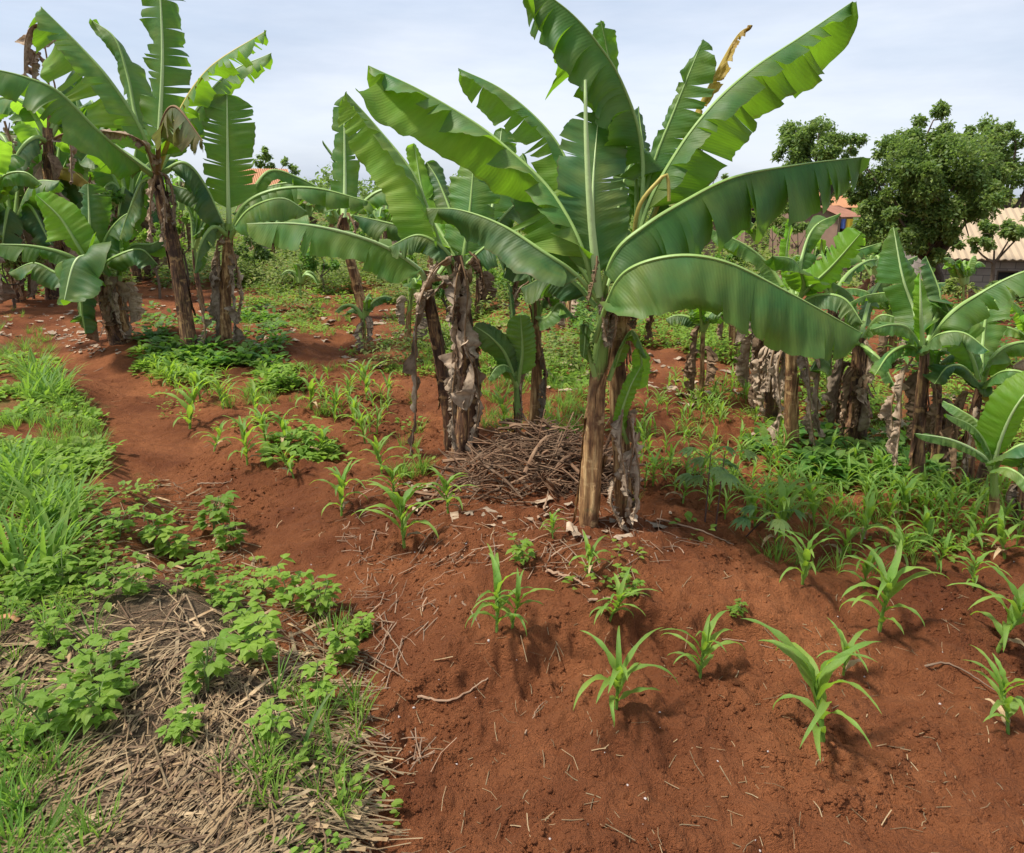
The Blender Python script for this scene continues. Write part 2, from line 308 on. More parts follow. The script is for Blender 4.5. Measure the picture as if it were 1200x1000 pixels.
# ---------------------------------------------------------------- banana parts
def leaf_geo(pts, hn, hf, dn=60, df=60, ntn=3, ntf=3, u0=.14, curl=35, face=None, wav=.05, seed=0, crumple=0., gap=.06, vt=(.1, .6), dj=14, jag=.11, sweep=.22, ripple=1., louver=0., pleat=.006, pn=13):
    rg = np.random.default_rng(seed); NU = 60
    C, Ln = catmull(pts, NU); T = nrm(np.gradient(C, axis=0)); up = np.array([0, 0, 1.]) if face is None else np.array(face, float)
    Nn = nrm(up-T*(T@up)[:, None])
    # keep the frame continuous
    for i in range(1, NU):
        if Nn[i]@Nn[i-1] < 0: Nn[i] = -Nn[i]
    S = np.cross(T, Nn); us = np.linspace(0, 1, NU); mid = NU//2
    right_near = S[mid]@(np.array([0, 0, CZ])-C[mid]) > 0
    I = lambda A, u: np.stack([np.interp(u, us, A[:, j]) for j in range(3)], -1)
    out = []; ph = rg.random()*6
    for sgn in (1, -1):
        near = (sgn == 1) == right_near; Hw = hn if near else hf; nt_ = ntn if near else ntf; a0 = R(dn if near else df)
        if Hw <= 0: continue
        k = nt_; ts = np.sort(rg.uniform(.06, .97, k)) if k else np.array([]); ts = [t for t in ts]
        ed = [0.]+[t for i, t in enumerate(ts) if t-(ts[i-1] if i else 0) > .02]+[1.]
        nv = 9; v = np.linspace(0, 1, nv)
        for q in range(len(ed)-1):
            t0, t1 = ed[q], ed[q+1]; mm = max(4, int((t1-t0)*56)+2)
            t = np.linspace(t0, t1, mm)[:, None]; u = u0+(1-u0)*t
            vt_ = rg.uniform(*vt); sm = sstep(vt_, 1, v)[None]; tcn = (t0+t1)/2
            g = min(.5, gap*rg.uniform(.3, 1.6)+(.012/max(.02, (t1-t0)*Ln) if 0 < q and not louver else 0)); tt = tcn+(t-tcn)*(1-g*sm*1.2)*(1 if k else 1); tt = t+(tt-t)*(1. if k else 0)
            uu = u0+(1-u0)*tt; uu = np.clip(uu, 0, 1); shp = np.clip(t/.1, 0, 1)**.55*np.sqrt(np.clip(1-np.clip((t-.55)/.45, 0, 1)**2.6, 0, 1))
            hw = Hw*.93*shp*(1+rg.uniform(-jag, jag))*(1+.02*np.sin(t*90+ph)+.05*(vnoise(t*60, t*0+ph)-.5))*(1+rg.normal(0, .06 if k > 3 else .01)*(tt-tcn)/max(.02, t1-t0)*2)
            tw_ = (sgn*(1 if sgn == 1 else 1)*louver*rg.uniform(.6, 1.3)+float(np.clip(rg.normal(0, .02*dj), -.6, .6))) if k else 0.; dl = R(rg.normal(0, dj)) if k else 0.; sh = rg.normal(0, .05) if k else 0.
            a = a0+R(curl)*v[None]**1.3+dl*sm+wav*2*np.sin(t*23+ph+v[None]*2)*v[None]+wav*np.sin(t*61+ph)*v[None]
            a = a+0*t
            Cc = I(C, uu); Tt = I(T, uu); N2 = I(Nn, uu); S2 = np.cross(Tt, N2)*sgn
            
            gv = (.0 if face is not None else (.85 if louver else .5))*sstep(.05, .9, v[None])*np.clip(np.sin(a), 0, 1); Nd = N2*(1-gv[..., None])+np.array([0, 0, 1.])*gv[..., None]
            d = np.cos(a)[..., None]*S2-np.sin(a)[..., None]*Nd+(sweep+sh*sm)[..., None]*Tt
            d = nrm(d); step = d*(hw/(nv-1))[..., None]; off = np.cumsum(step, axis=1)-step
            Pp = Cc+off
            nn = nrm(np.cross(Tt, d)); fx_ = t*pn+2.2*(vnoise(t*pn*.45+ph*3, t*0+ph)-.5)*2; fr_ = fx_-np.floor(fx_); rp = pleat*(np.where(fr_ < .8, fr_/.8, (1-fr_)/.2)-.5)*2*sstep(0, .5, v[None])+.009*ripple*(vnoise(t*26+ph*7, v[None]*2+0*t)-.5+.8*(vnoise(t*9+ph*5, v[None]*1.5+0*t)-.5))*(v[None]+.1)+(tw_*(tt-tcn)*Ln*(1-u0)*(sm if np.ndim(sm) else 1))
            Pp = Pp+nn*rp[..., None]
            if crumple:
                w = v[None]**.7+.25+0*t
                cx = fbm(uu*Ln*9+seed, v[None]*2.5+seed*.3+0*t, 3); cy = fbm(uu*Ln*13+seed*2, v[None]*3+9+0*t, 3); cz = fbm(uu*Ln*7-seed, v[None]*2+5+0*t, 3)
                Pp = Pp+crumple*w[..., None]*np.stack([cx, cy, cz], -1)
            U = np.stack(np.broadcast_arrays(uu*Ln, v[None]*sgn+0*t), -1)
            i = np.arange(mm-1)[:, None]*nv+np.arange(nv-1)[None]; F = np.stack([i, i+1, i+nv+1, i+nv], -1).reshape(-1, 4)
            if sgn == 1: F = F[:, ::-1]
            out.append((Pp.reshape(-1, 3), F[:, ::-1], U.reshape(-1, 2)))
    V, F, U, Tn = join(out); return V, F, U, C, Nn, Ln
def add_leaf(root, org, pts, hn, hf, matn='leaf', rr=.013, seed=0, name='leaf', label=None, rib='rib', u0=.14, **kw):
    V, F, U, C, Nn, Ln = leaf_geo(pts, hn, hf, seed=seed, u0=u0, **kw)
    o = obj(name, new_mesh(name, V-org, F, U), M[matn], root)
    if label: o['label'] = label
    u = np.linspace(0, 1, len(C)); rad = rr*(.12+.88*(1-u)**.9)
    V, F, U, T = tube(C-Nn*rad[:, None]*.55, rad, 7)
    obj('midrib', new_mesh('midrib', V-org, F, U), M[rib], o); return o
def stem_geo(path, rad, green0=9., k=28, seed=0, base=1.25):
    rg = np.random.default_rng(seed); C, Ln = catmull(path, 46); n = len(C); u = np.linspace(0, 1, n)
    r = np.interp(u, np.linspace(0, 1, len(rad)), rad)*(1+(base-1)*np.exp(-u*14)); T = nrm(np.gradient(C, axis=0)); A = nrm(np.cross(T, [0, 1., 0])); B = np.cross(A, T)
    a = np.linspace(0, 2*np.pi, k+1); ph = rg.random(6)*6
    tw = 1.1*u[:, None]; sw = ((a[None]*3/(2*np.pi)+tw+ph[0]) % 1.0); sw2 = ((a[None]*2/(2*np.pi)-tw*1.7+ph[1]) % 1.0)
    m = 1+.26*(sw-.5)+.18*(sw2-.5)*(1-u[:, None])+.035*np.sin(a[None]*5+ph[2]+u[:, None]*3)+.05*fbm(np.cos(a)[None]*2+ph[3]+0*u[:, None], np.sin(a)[None]*2+u[:, None]*Ln*5, 3)
    m[:, -1] = m[:, 0]
    V = C[:, None]+(r[:, None]*m)[..., None]*(A[:, None]*np.cos(a)[None, :, None]+B[:, None]*np.sin(a)[None, :, None])
    U = np.stack(np.broadcast_arrays(a[None]/(2*np.pi), (u*Ln)[:, None]), -1); i = np.arange(n-1)[:, None]*(k+1)+np.arange(k)[None]
    F = np.stack([i, i+1, i+k+2, i+k+1], -1).reshape(-1, 4)[:, ::-1]
    g = np.repeat(np.clip((u-green0)*6+.5, 0, 1)[:, None], k+1, 1) if green0 < 1 else np.zeros((n, k+1))
    return V.reshape(-1, 3), F, U.reshape(-1, 2), g.ravel(), C, r, Ln
def sheaths(C, r, Ln, nstrip, seed, lo=0., hi=.95, flare=1.):
    rg = np.random.default_rng(seed); parts = []
    n = len(C); us = np.linspace(0, 1, n)
    for q in range(nstrip):
        ub = rg.uniform(lo, hi*.75); ue = min(hi, ub+rg.uniform(.15, .5)); ang = rg.uniform(0, 2*np.pi); wd = rg.uniform(.25, .85); k = 5; m = 16
        u = np.linspace(ub, ue, m); Cc = np.stack([np.interp(u, us, C[:, j]) for j in range(3)], 1); rr = np.interp(u, us, r)
        t = np.linspace(0, 1, m); inv = rg.random() < .5; pe = (t if inv else 1-t)
        out_ = 1.08+flare*rg.uniform(.15, 1.1)*np.clip(pe-.55, 0, 1)**1.4*3*np.ones(m)
        a = ang+wd*np.linspace(-.5, .5, k)[None]*(1-.75*pe[:, None]**2)*1.6+.25*rg.normal()*pe[:, None]**2+.1*np.sin(t*9+q)[:, None]
        rad = rr[:, None]*(out_[:, None]+.08*rg.normal(size=(1, k))+.07*rg.normal(size=(m, k))*pe[:, None])
        V = Cc[:, None]+np.stack([np.cos(a)*rad, np.sin(a)*rad, -(rad-rr[:, None]*1.08)*(.8)], -1)
        U = np.stack(np.broadcast_arrays(np.linspace(0, .15, k)[None], (u*Ln)[:, None]), -1)
        i = np.arange(m-1)[:, None]*k+np.arange(k-1)[None]; F = np.stack([i, i+1, i+k+1, i+k], -1).reshape(-1, 4)
        parts.append((V.reshape(-1, 3), F, U.reshape(-1, 2), 0.))
    return join(parts)
SEED = [100]
def pt3(p, d): return P(p[0], p[1], d+(p[2] if len(p) > 2 else 0.))
def banana(label, trunk, leaves, dry=(), group=None, green0=9., stemm='stem', cat='banana plant', strips=14, autod=0, dd=0., nm='banana_plant', base=1.25, flare=1., srange=(0., .95)):
    """trunk: [(px, py, radius_px)...] from the foot up, leaves: dicts of photo-derived spine points given as (px, py, metres nearer/farther)."""
    b = G(trunk[0][0], trunk[0][1]); d = b[1]+dd; org = np.array([b[0], b[1], b[2]]); k = d/FPX
    root = empty(nm, org, label, cat, group); SEED[0] += 1; s = SEED[0]
    path = [pt3((p[0], p[1], p[3] if len(p) > 3 else 0.), d) for p in trunk]; path[0][2] -= .04
    V, F, U, g, C, r, Ln = stem_geo(path, [p[2]*k*.57 for p in trunk], green0, seed=s, base=base)
    obj('pseudostem', new_mesh('pseudostem', V-org, F, U, g), M[stemm], root)
    if strips:
        V, F, U, T = sheaths(C, r, Ln, strips, s, srange[0], srange[1], flare); obj('dry_sheath', new_mesh('dry_sheath', V-org, F, U, T), M[stemm], root)
    for i, lf in enumerate(leaves):
        lf = dict(lf); pts = [pt3(p, d) for p in lf.pop('p')]; w = lf.pop('w'); wf = lf.pop('wf', w); lf.setdefault('rr', .0032*k*FPX if False else max(.006, 3.2*k))
        add_leaf(root, org, pts, w*k, wf*k, seed=s*31+i, **{('matn' if a == 'm' else a): v for a, v in lf.items()})
    for i, lf in enumerate(dry):
        lf = dict(lf); pts = [pt3(p, d) for p in lf.pop('p')]; w = lf.pop('w')
        kw = dict(dn=80, df=70, ntn=5, ntf=5, u0=.08, curl=60, crumple=min(.07, w*k*.55), gap=.12, dj=30, jag=.2, wav=.25, face=(0.3, -1, .2)); kw.update(lf); mm = kw.pop('m', 'dry')
        add_leaf(root, org, pts, w*k*.72, w*k*.6, matn=mm, rr=max(.004, 1.3*k), seed=s*57+i, name='dry_leaf', rib='rib_dry', **kw)
    if autod:   # ring of dead leaves hanging against the stem
        rg = np.random.default_rng(s); top = C[-4]
        for i in range(autod):
            a = rg.uniform(0, 2*np.pi); rr_ = r[-1]; dv = np.array([math.cos(a), math.sin(a), 0]); ln = Ln*rg.uniform(.4, .9); st = C[int(rg.uniform(.6, .95)*len(C))]
            pts = [st+dv*rr_*.6, st+dv*(rr_*1.8+.02)+[0, 0, .0], st+dv*(rr_*2.0+.03)+[0, 0, -ln*.45], st+dv*(rr_*rg.uniform(1.1, 2.4)+.02)+[0, 0, -ln]]
            pts[-1][2] = max(pts[-1][2], org[2]+.03); pts[-2][2] = max(pts[-2][2], org[2]+.1)
            w = 14*k*rg.uniform(.7, 1.3)
            add_leaf(root, org, pts, w, w*.8, matn=rg.choice(['dry', 'dry_dark', 'dry']), rr=.005, seed=s*77+i, name='dry_leaf', rib='rib_dry', face=tuple(dv+np.array([0, 0, .1])),
                     dn=70, df=70, ntn=2, ntf=2, u0=.06, curl=55, crumple=min(.04, w*.4), gap=.12, dj=22, jag=.15, wav=.15)
    return root, org, d, C, r
CAMF = (0, -1, .45)
GC = 'banana plants of the middle clump'; GL = 'banana plants on the left'; GR = 'banana plants on the right'; GB = 'banana plants far behind'

# --- middle clump
root, org, d, C, r = banana('tall banana plant nearest the camera, tan stem with green upper sheath',
  [(690, 612, 22), (694, 540, 22), (698, 480, 21), (702, 430, 17), (707, 380, 14), (706, 335, 11)],
  [dict(p=[(703, 348), (698, 300, .03), (695, 220, .08), (702, 130, .3)], w=46, wf=46, face=(.12, -1, .5), dn=8, df=8, ntn=8, ntf=9, curl=-8, u0=.12, rib='rib_pale', vt=(.15, .6), gap=.03, dj=8, m='leaf_dark'),
   dict(p=[(700, 352), (686, 300, -.05), (668, 258, 0), (640, 216, .1), (600, 178, .2), (560, 146, .3), (495, 107, .4), (432, 77, .5)], w=34, wf=70, dn=80, df=12, ntn=9, ntf=5, louver=.3, curl=25, u0=.12, dj=12, gap=.07, face=(.35, .8, .6), vt=(0, .3)),
   dict(p=[(706, 345, .1), (692, 260, .3), (668, 195, .5), (640, 150, .6), (590, 106, .7), (537, 80, .8)], w=20, wf=46, dn=70, df=15, ntn=6, ntf=6, u0=.3, dj=14, gap=.1, face=(.35, .6, .6)),
   dict(p=[(701, 352, -.03), (720, 296, -.1), (755, 264, -.12), (800, 236, -.08), (860, 207, 0), (940, 192, .1), (1012, 184, .2)], w=70, wf=50, dn=70, df=55, ntn=17, ntf=9, curl=25, u0=.1, dj=9, gap=-.28, wav=.1, vt=(0, .12), louver=.38, sweep=.04, jag=.06),
   dict(p=[(696, 400, -.05), (712, 352, -.14), (735, 316, -.24), (790, 299, -.34), (850, 306, -.38), (920, 340, -.36), (1010, 390, -.3)], w=68, wf=52, dn=66, df=70, ntn=6, ntf=4, curl=32, u0=.14, dj=5, gap=.012, wav=.03, vt=(.4, .9), jag=.04, pleat=.011, pn=15),
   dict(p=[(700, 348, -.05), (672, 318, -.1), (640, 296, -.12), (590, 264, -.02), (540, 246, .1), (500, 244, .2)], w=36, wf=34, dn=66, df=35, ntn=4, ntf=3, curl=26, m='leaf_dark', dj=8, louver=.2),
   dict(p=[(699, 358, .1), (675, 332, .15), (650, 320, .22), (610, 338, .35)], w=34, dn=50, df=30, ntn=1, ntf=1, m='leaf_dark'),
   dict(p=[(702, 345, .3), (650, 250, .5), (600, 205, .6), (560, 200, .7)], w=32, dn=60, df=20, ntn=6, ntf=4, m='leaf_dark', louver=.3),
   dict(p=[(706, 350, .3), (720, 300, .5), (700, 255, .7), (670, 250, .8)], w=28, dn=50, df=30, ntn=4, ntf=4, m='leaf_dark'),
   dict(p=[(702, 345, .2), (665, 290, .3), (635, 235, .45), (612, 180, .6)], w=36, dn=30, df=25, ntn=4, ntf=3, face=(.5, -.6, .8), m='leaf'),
   dict(p=[(698, 440, -.06), (690, 405, -.1), (688, 380, -.1), (684, 420, -.12)], w=9, dn=20, df=20, ntn=0, ntf=0, m='leaf_dark'),
   dict(p=[(712, 445, .0), (728, 405, -.03), (742, 388, -.05), (758, 420, -.05)], w=13, dn=20, df=40, ntn=2, ntf=2, m='leaf'),
  ],
  dry=[dict(p=[(712, 345, -.08), (722, 372, -.1), (716, 410, -.1)], w=16), dict(p=[(700, 300, -.1), (698, 320, -.12), (690, 352, -.12)], w=7, m='straw')],
  group=GC, green0=.66, strips=9, flare=.5, srange=(0, .7), base=1.04)
V, F, U, T = tube(catmull([P(702, 348, d-.05), P(692, 250, d-.08), P(687, 160, d-.06), P(686, 94, d)], 30)[0]-org, np.linspace(5.5, 1.6, 30)*d/FPX, 9); obj('rolled_leaf', new_mesh('rolled_leaf', V, F, U), M['rib_pale'], root)

root, org, d, C, r = banana('banana plant with fibrous dark crown, just right of and behind the nearest one',
  [(731, 602, 19), (727, 520, 19), (724, 450, 18), (724, 390, 17), (734, 340, 19), (742, 300, 12)],
  [dict(p=[(740, 320), (752, 240, .05), (752, 165, .1), (730, 98, .08), (702, 52, .02), (668, 14, 0), (622, -20, .0)], w=58, wf=66, dn=78, df=25, ntn=13, ntf=5, louver=.4, curl=22, u0=.3, dj=20, gap=.14, vt=(0, .2)),
   dict(p=[(745, 300, .2), (744, 180, .3), (722, 105, .32), (704, 24, .3)], w=26, wf=10, dn=20, df=20, ntn=4, face=(-.2, -1, .3), u0=.4),
   dict(p=[(738, 330, 0), (756, 248, 0), (790, 182, 0), (832, 126, .0), (880, 82, .05), (940, 42, .1), (999, 2, .1)], w=30, wf=66, dn=85, df=12, ntn=11, ntf=9, louver=.35, curl=20, u0=.2, dj=10, gap=.07, face=(-.35, .8, .6), vt=(0, .3)),
   dict(p=[(745, 300, .1), (762, 205, .15), (790, 130, .2), (824, 46, .25)], w=36, wf=9, dn=5, df=10, ntn=11, ntf=3, face=(-.2, -1, .4), u0=.25, gap=.12, curl=10, dj=14),
   dict(p=[(750, 290, .2), (800, 165, .27), (832, 98, .27), (862, 44, .27), (880, 30, .27)], w=17, wf=15, dn=30, df=40, ntn=9, ntf=9, u0=.45, m='leaf_yellow', rib='rib_yellow', gap=.2, crumple=.03, label='withered yellow-brown leaf pointing up'),
   dict(p=[(748, 290, .35), (756, 205, .45), (748, 125, .6)], w=26, dn=30, df=30, ntn=3, ntf=3, m='leaf_dark', face=(.3, -.6, .8)),
   dict(p=[(748, 290, .2), (772, 232, .25), (792, 196, .3), (806, 222, .3)], w=26, dn=50, df=30, ntn=2, ntf=2, m='leaf_dark', u0=.2),
   dict(p=[(745, 300, .1), (725, 245, .3), (740, 190, .5), (760, 180, .6)], w=30, dn=30, df=30, ntn=4, ntf=3, m='leaf'),
   dict(p=[(735, 440, .02), (748, 445, .0), (752, 425, -.04), (748, 408, -.05)], w=12, dn=5, df=5, ntn=0, ntf=0, m='leaf_young', face=CAMF),
   dict(p=[(735, 520, -.03), (728, 490, -.1), (738, 455, -.12), (752, 428, -.1)], w=11, dn=5, df=20, ntn=0, ntf=0, m='leaf_young', face=CAMF),
  ],
  dry=[dict(p=[(735, 470, -.06), (742, 520, -.1), (736, 570, -.12), (742, 622, -.12)], w=20), dict(p=[(738, 500, -.06), (750, 560, -.14), (742, 612, -.16)], w=26), dict(p=[(730, 480, -.12), (728, 520, -.18), (736, 580, -.2)], w=22), dict(p=[(722, 560, -.12), (716, 590, -.18), (728, 618, -.22)], w=16), dict(p=[(708, 350, -.14), (706, 370, -.2), (712, 402, -.2)], w=20),
       dict(p=[(755, 330, -.1), (768, 345, -.14), (760, 400, -.12)], w=18, m='dry_dark'), dict(p=[(728, 330, -.12), (716, 350, -.16), (712, 400, -.16)], w=20, m='dry'),
       dict(p=[(745, 320, -.12), (750, 350, -.2), (742, 385, -.16)], w=18, m='dry_dark'), dict(p=[(800, 165, .2), (818, 172, .2), (826, 185, .2)], w=10)],
  group=GC, green0=.93, strips=22, flare=.7, srange=(.5, 1.0), base=1.0)
V, F, U, T = tube(catmull([P(742, 300, d), P(748, 245, d-.1), P(772, 212, d-.12), P(782, 206, d-.12), P(784, 236, d-.12)], 20)[0]-org, np.linspace(2.8, 1.9, 20)*d/FPX, 8)
obj('broken_petiole', new_mesh('broken_petiole', V, F, U), M['rib_yellow'], root)
fr = []
for q in range(14):
    a = q*.45; c0 = P(792, 276, d-.05)+np.array([0, 0, -.012*(q//5)]); dv = np.array([math.cos(a)*.9, math.sin(a)*.9, -.2]); e = c0+dv*.05
    fr.append(tube(catmull([c0, c0+dv*.03+[0, 0, -.008], e+[0, 0, .004], e+dv*.014+[0, 0, .016]], 8)[0]-org, np.array([.003, .009, .011, .012, .012, .011, .008, .003]), 6))
fr.append(tube(catmull([P(750, 290, d), P(775, 278, d-.05), P(790, 268, d-.05), P(793, 290, d-.05)], 10)[0]-org, .007, 6))
V, F, U, T = join(fr); obj('fruit_bunch', new_mesh('fruit_bunch', V, F, U), M['fruit'], root)

banana('shaggy brown banana stem left of the brush heap, bright leaf rising upper left',
  [(545, 532, 26), (549, 470, 23), (547, 410, 19), (541, 350, 15), (535, 300, 12)],
  [dict(p=[(533, 330, 0), (517, 288, 0), (502, 247, .0), (483, 201, .05), (441, 148, .15), (405, 108, .2)], w=20, wf=50, dn=75, df=5, ntn=5, ntf=3, pleat=.009, curl=14, u0=.1, dj=5, m='leaf', gap=.03, face=(.35, .9, .35)),
   dict(p=[(540, 320, .1), (550, 250, .2), (556, 180, .35)], w=38, dn=12, df=15, ntn=3, ntf=3, face=(-.1, -1, .7)),
   dict(p=[(545, 320, .3), (575, 250, .5), (588, 150, .8)], w=34, dn=15, df=20, ntn=7, ntf=5, face=(-.2, -1, .6), rib='rib_pale'),
   dict(p=[(530, 310, .1), (505, 275, .15), (460, 262, .2), (414, 252, .25)], w=28, dn=60, df=30, ntn=2, ntf=1, m='leaf_dark'),
   dict(p=[(540, 310, .2), (500, 240, .5), (485, 168, .7)], w=13, dn=15, df=15, ntn=1, ntf=1, face=CAMF, m='leaf_young'),
   dict(p=[(540, 320, .2), (535, 270, .4), (515, 215, .6), (500, 190, .7)], w=26, dn=20, df=25, ntn=4, ntf=4, face=(.2, -1, .6), m='leaf_dark'),
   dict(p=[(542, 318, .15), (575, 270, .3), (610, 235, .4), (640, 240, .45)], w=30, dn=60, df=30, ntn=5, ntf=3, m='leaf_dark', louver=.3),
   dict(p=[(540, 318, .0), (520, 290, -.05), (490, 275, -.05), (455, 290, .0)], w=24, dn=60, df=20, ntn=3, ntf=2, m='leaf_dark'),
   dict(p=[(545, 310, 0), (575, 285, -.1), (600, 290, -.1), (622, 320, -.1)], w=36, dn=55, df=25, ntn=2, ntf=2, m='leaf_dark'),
  ],
  dry=[dict(p=[(540, 300, -.1), (548, 340, -.16), (545, 400, -.2), (556, 440, -.22), (548, 478, -.24)], w=26, ntn=3, ntf=3), dict(p=[(530, 300, -.1), (510, 315, -.15), (495, 345, -.15), (488, 370, -.15)], w=24),
       dict(p=[(555, 420, -.1), (562, 470, -.14), (552, 530, -.14)], w=16), dict(p=[(535, 420, -.12), (530, 470, -.18), (535, 528, -.16)], w=16), dict(p=[(540, 310, -.15), (535, 330, -.2), (530, 380, -.2)], w=22),
       dict(p=[(550, 295, -.1), (562, 310, -.12), (570, 345, -.1)], w=16, m='dry_dark')],
  group=GC, strips=26, stemm='stem_dark', flare=.6, autod=3)
banana('leaning banana stem, leftmost of the middle clump, long dead leaf trailing to the soil',
  [(532, 522, 15), (522, 460, 14), (512, 400, 13), (502, 345, 12), (500, 318, 9)],
  [dict(p=[(502, 335, 0), (492, 315, -.05), (455, 290, -.15), (405, 272, -.25), (350, 262, -.3), (289, 262, -.3)], w=38, wf=26, dn=62, df=-5, ntn=6, ntf=4, curl=22, louver=.25, u0=.1, dj=7, gap=.03, rib='rib_pale'),
   dict(p=[(505, 330, 0), (540, 290, .1), (590, 268, .15), (625, 285, .15)], w=34, dn=45, df=30, ntn=2, ntf=2, m='leaf_dark')],
  dry=[dict(p=[(505, 322, -.05), (492, 345, -.12), (487, 400, -.14), (488, 470, -.15), (480, 545, -.15)], w=15, dj=8, jag=.1, wav=.12, ntn=2, ntf=2, crumple=.03), dict(p=[(500, 322, -.05), (520, 330, -.15), (500, 352, -.2)], w=18),
       dict(p=[(484, 545, -.1), (475, 562, -.2), (468, 582, -.3)], w=15, ntn=0, ntf=0, label='dead leaf tip lying on the soil')],
  group=GC, strips=14, stemm='stem_dark', flare=.5)
banana('small banana sucker with thin dark stem and broad glossy leaves behind the brush heap',
  [(607, 517, 8), (606, 470, 7), (604, 440, 5)],
  [dict(p=[(604, 450), (592, 415, -.05), (575, 395, -.1), (556, 382, -.1)], w=22, dn=15, df=15, ntn=0, ntf=0, face=(-.3, -1, .9), m='leaf_dark'),
   dict(p=[(605, 450), (603, 400, 0), (596, 330, .05)], w=8, dn=60, df=40, ntn=0, ntf=0, face=CAMF, m='leaf_dark'),
   dict(p=[(606, 452), (612, 415, -.03), (610, 370, -.05)], w=21, dn=15, df=15, ntn=0, ntf=0, face=(.1, -1, .6), m='leaf'),
   dict(p=[(606, 452), (595, 430, -.1), (583, 430, -.16), (572, 445, -.2)], w=12, dn=30, df=15, ntn=0, ntf=0)],
  group=GC, green0=.45, strips=3, stemm='stem_dark', flare=.3)
banana('slim banana plant capped with dark dead leaves behind the brush heap',
  [(626, 512, 13), (628, 450, 11), (629, 390, 9), (626, 335, 8)],
  [dict(p=[(628, 370), (645, 340, -.05), (668, 330, -.1), (690, 350, -.1)], w=20, dn=40, df=20, ntn=1, ntf=1, m='leaf_dark'),
   dict(p=[(627, 360), (638, 320, .1), (650, 290, .2), (668, 300, .3)], w=24, dn=40, df=20, ntn=1, ntf=1, m='leaf_dark'),
   dict(p=[(627, 370), (640, 372, -.1), (655, 355, -.1), (672, 370, -.12)], w=18, dn=40, df=20, ntn=1, ntf=0),
   dict(p=[(626, 350), (612, 300, .1), (595, 275, .2)], w=24, dn=30, df=30, ntn=1, ntf=0, m='leaf_dark')],
  dry=[dict(p=[(626, 318, -.1), (640, 325, -.14), (644, 360, -.12)], w=18, m='dry_dark'), dict(p=[(620, 330, -.1), (606, 345, -.12), (600, 385, -.1)], w=16), dict(p=[(632, 400, -.05), (640, 440, -.08), (636, 500, -.08)], w=14), dict(p=[(622, 322, -.05), (612, 318, -.1), (604, 345, -.1)], w=16, m='dry_dark'), dict(p=[(625, 320, -.08), (632, 325, -.12), (634, 352, -.1)], w=16, m='dry_dark'), dict(p=[(622, 420, -.06), (612, 450, -.1), (610, 500, -.1)], w=11)],
  group=GC, green0=.75, strips=9, flare=.5)

# --- left group
banana('tall leaning banana plant with a long dark purple-brown stem and tattered crown, left side',
  [(224, 408, 15), (214, 350, 14), (202, 285, 13), (188, 225, 12), (183, 195, 9)],
  [dict(p=[(183, 200), (187, 140, .1), (190, 60, .2), (186, -40, .4)], w=34, dn=35, df=25, ntn=11, ntf=14, face=(.1, -1, .5), u0=.12, gap=.08, dj=22, rib='rib_pale', vt=(0, .3)),
   dict(p=[(182, 200), (165, 150, -.1), (130, 95, -.2), (95, 55, -.2), (48, 8, -.2)], w=30, wf=66, dn=75, df=12, ntn=8, ntf=6, curl=20, u0=.08, dj=16, gap=.14, face=(.35, .8, .6), vt=(0, .3)),
   dict(p=[(182, 200), (160, 140, .4), (150, 90, .6), (135, 45, .7), (108, 24, .8)], w=18, wf=34, dn=60, df=25, ntn=3, ntf=6, u0=.3),
   dict(p=[(180, 205), (140, 175, -.5), (112, 150, -.8), (70, 108, -1), (30, 90, -1.1), (-20, 78, -1.2)], w=38, wf=30, dn=62, df=35, ntn=8, ntf=3, u0=.1, m='leaf', gap=.12),
   dict(p=[(184, 200), (208, 135, -.3), (245, 80, -.4), (312, 36, -.5)], w=27, wf=25, dn=35, df=25, ntn=16, ntf=16, u0=.1, gap=.25, dj=28, vt=(0, .2), m='leaf', rib='rib_yellow', label='ragged leaf reaching up to the right, torn to strips'),
   dict(p=[(184, 200), (215, 150, .3), (262, 90, .5), (318, 62, .6)], w=22, wf=32, dn=50, df=30, ntn=9, ntf=9, u0=.1, gap=.1, dj=20, m='leaf'),
   dict(p=[(184, 205), (188, 150, -.5), (205, 124, -.8), (238, 165, -1.)], w=36, wf=34, dn=72, df=66, ntn=15, ntf=15, u0=.35, gap=.28, dj=26, vt=(0, .2), curl=15, m='leaf_old', rib='rib_dry', label='folded grey-green withered leaf hanging over the crown'),
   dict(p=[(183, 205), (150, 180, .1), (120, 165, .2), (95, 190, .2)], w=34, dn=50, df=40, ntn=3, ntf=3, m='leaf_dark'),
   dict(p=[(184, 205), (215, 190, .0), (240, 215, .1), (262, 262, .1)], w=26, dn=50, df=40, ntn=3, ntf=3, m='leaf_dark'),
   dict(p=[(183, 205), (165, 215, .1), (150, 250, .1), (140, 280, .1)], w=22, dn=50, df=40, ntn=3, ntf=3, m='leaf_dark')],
  dry=[dict(p=[(185, 200, -.1), (200, 215, -.15), (205, 265, -.15)], w=12), dict(p=[(182, 205, -.15), (176, 240, -.2), (178, 285, -.2)], w=12), dict(p=[(188, 210, -.1), (193, 240, -.2), (192, 290, -.2)], w=10),
       dict(p=[(180, 200, -.2), (165, 165, -.5), (120, 155, -.5), (112, 175, -.5)], w=14), dict(p=[(232, 340, -.05), (240, 380, -.1), (238, 410, -.1)], w=9)],
  group=GL, strips=20, stemm='stem_dark', flare=.5)
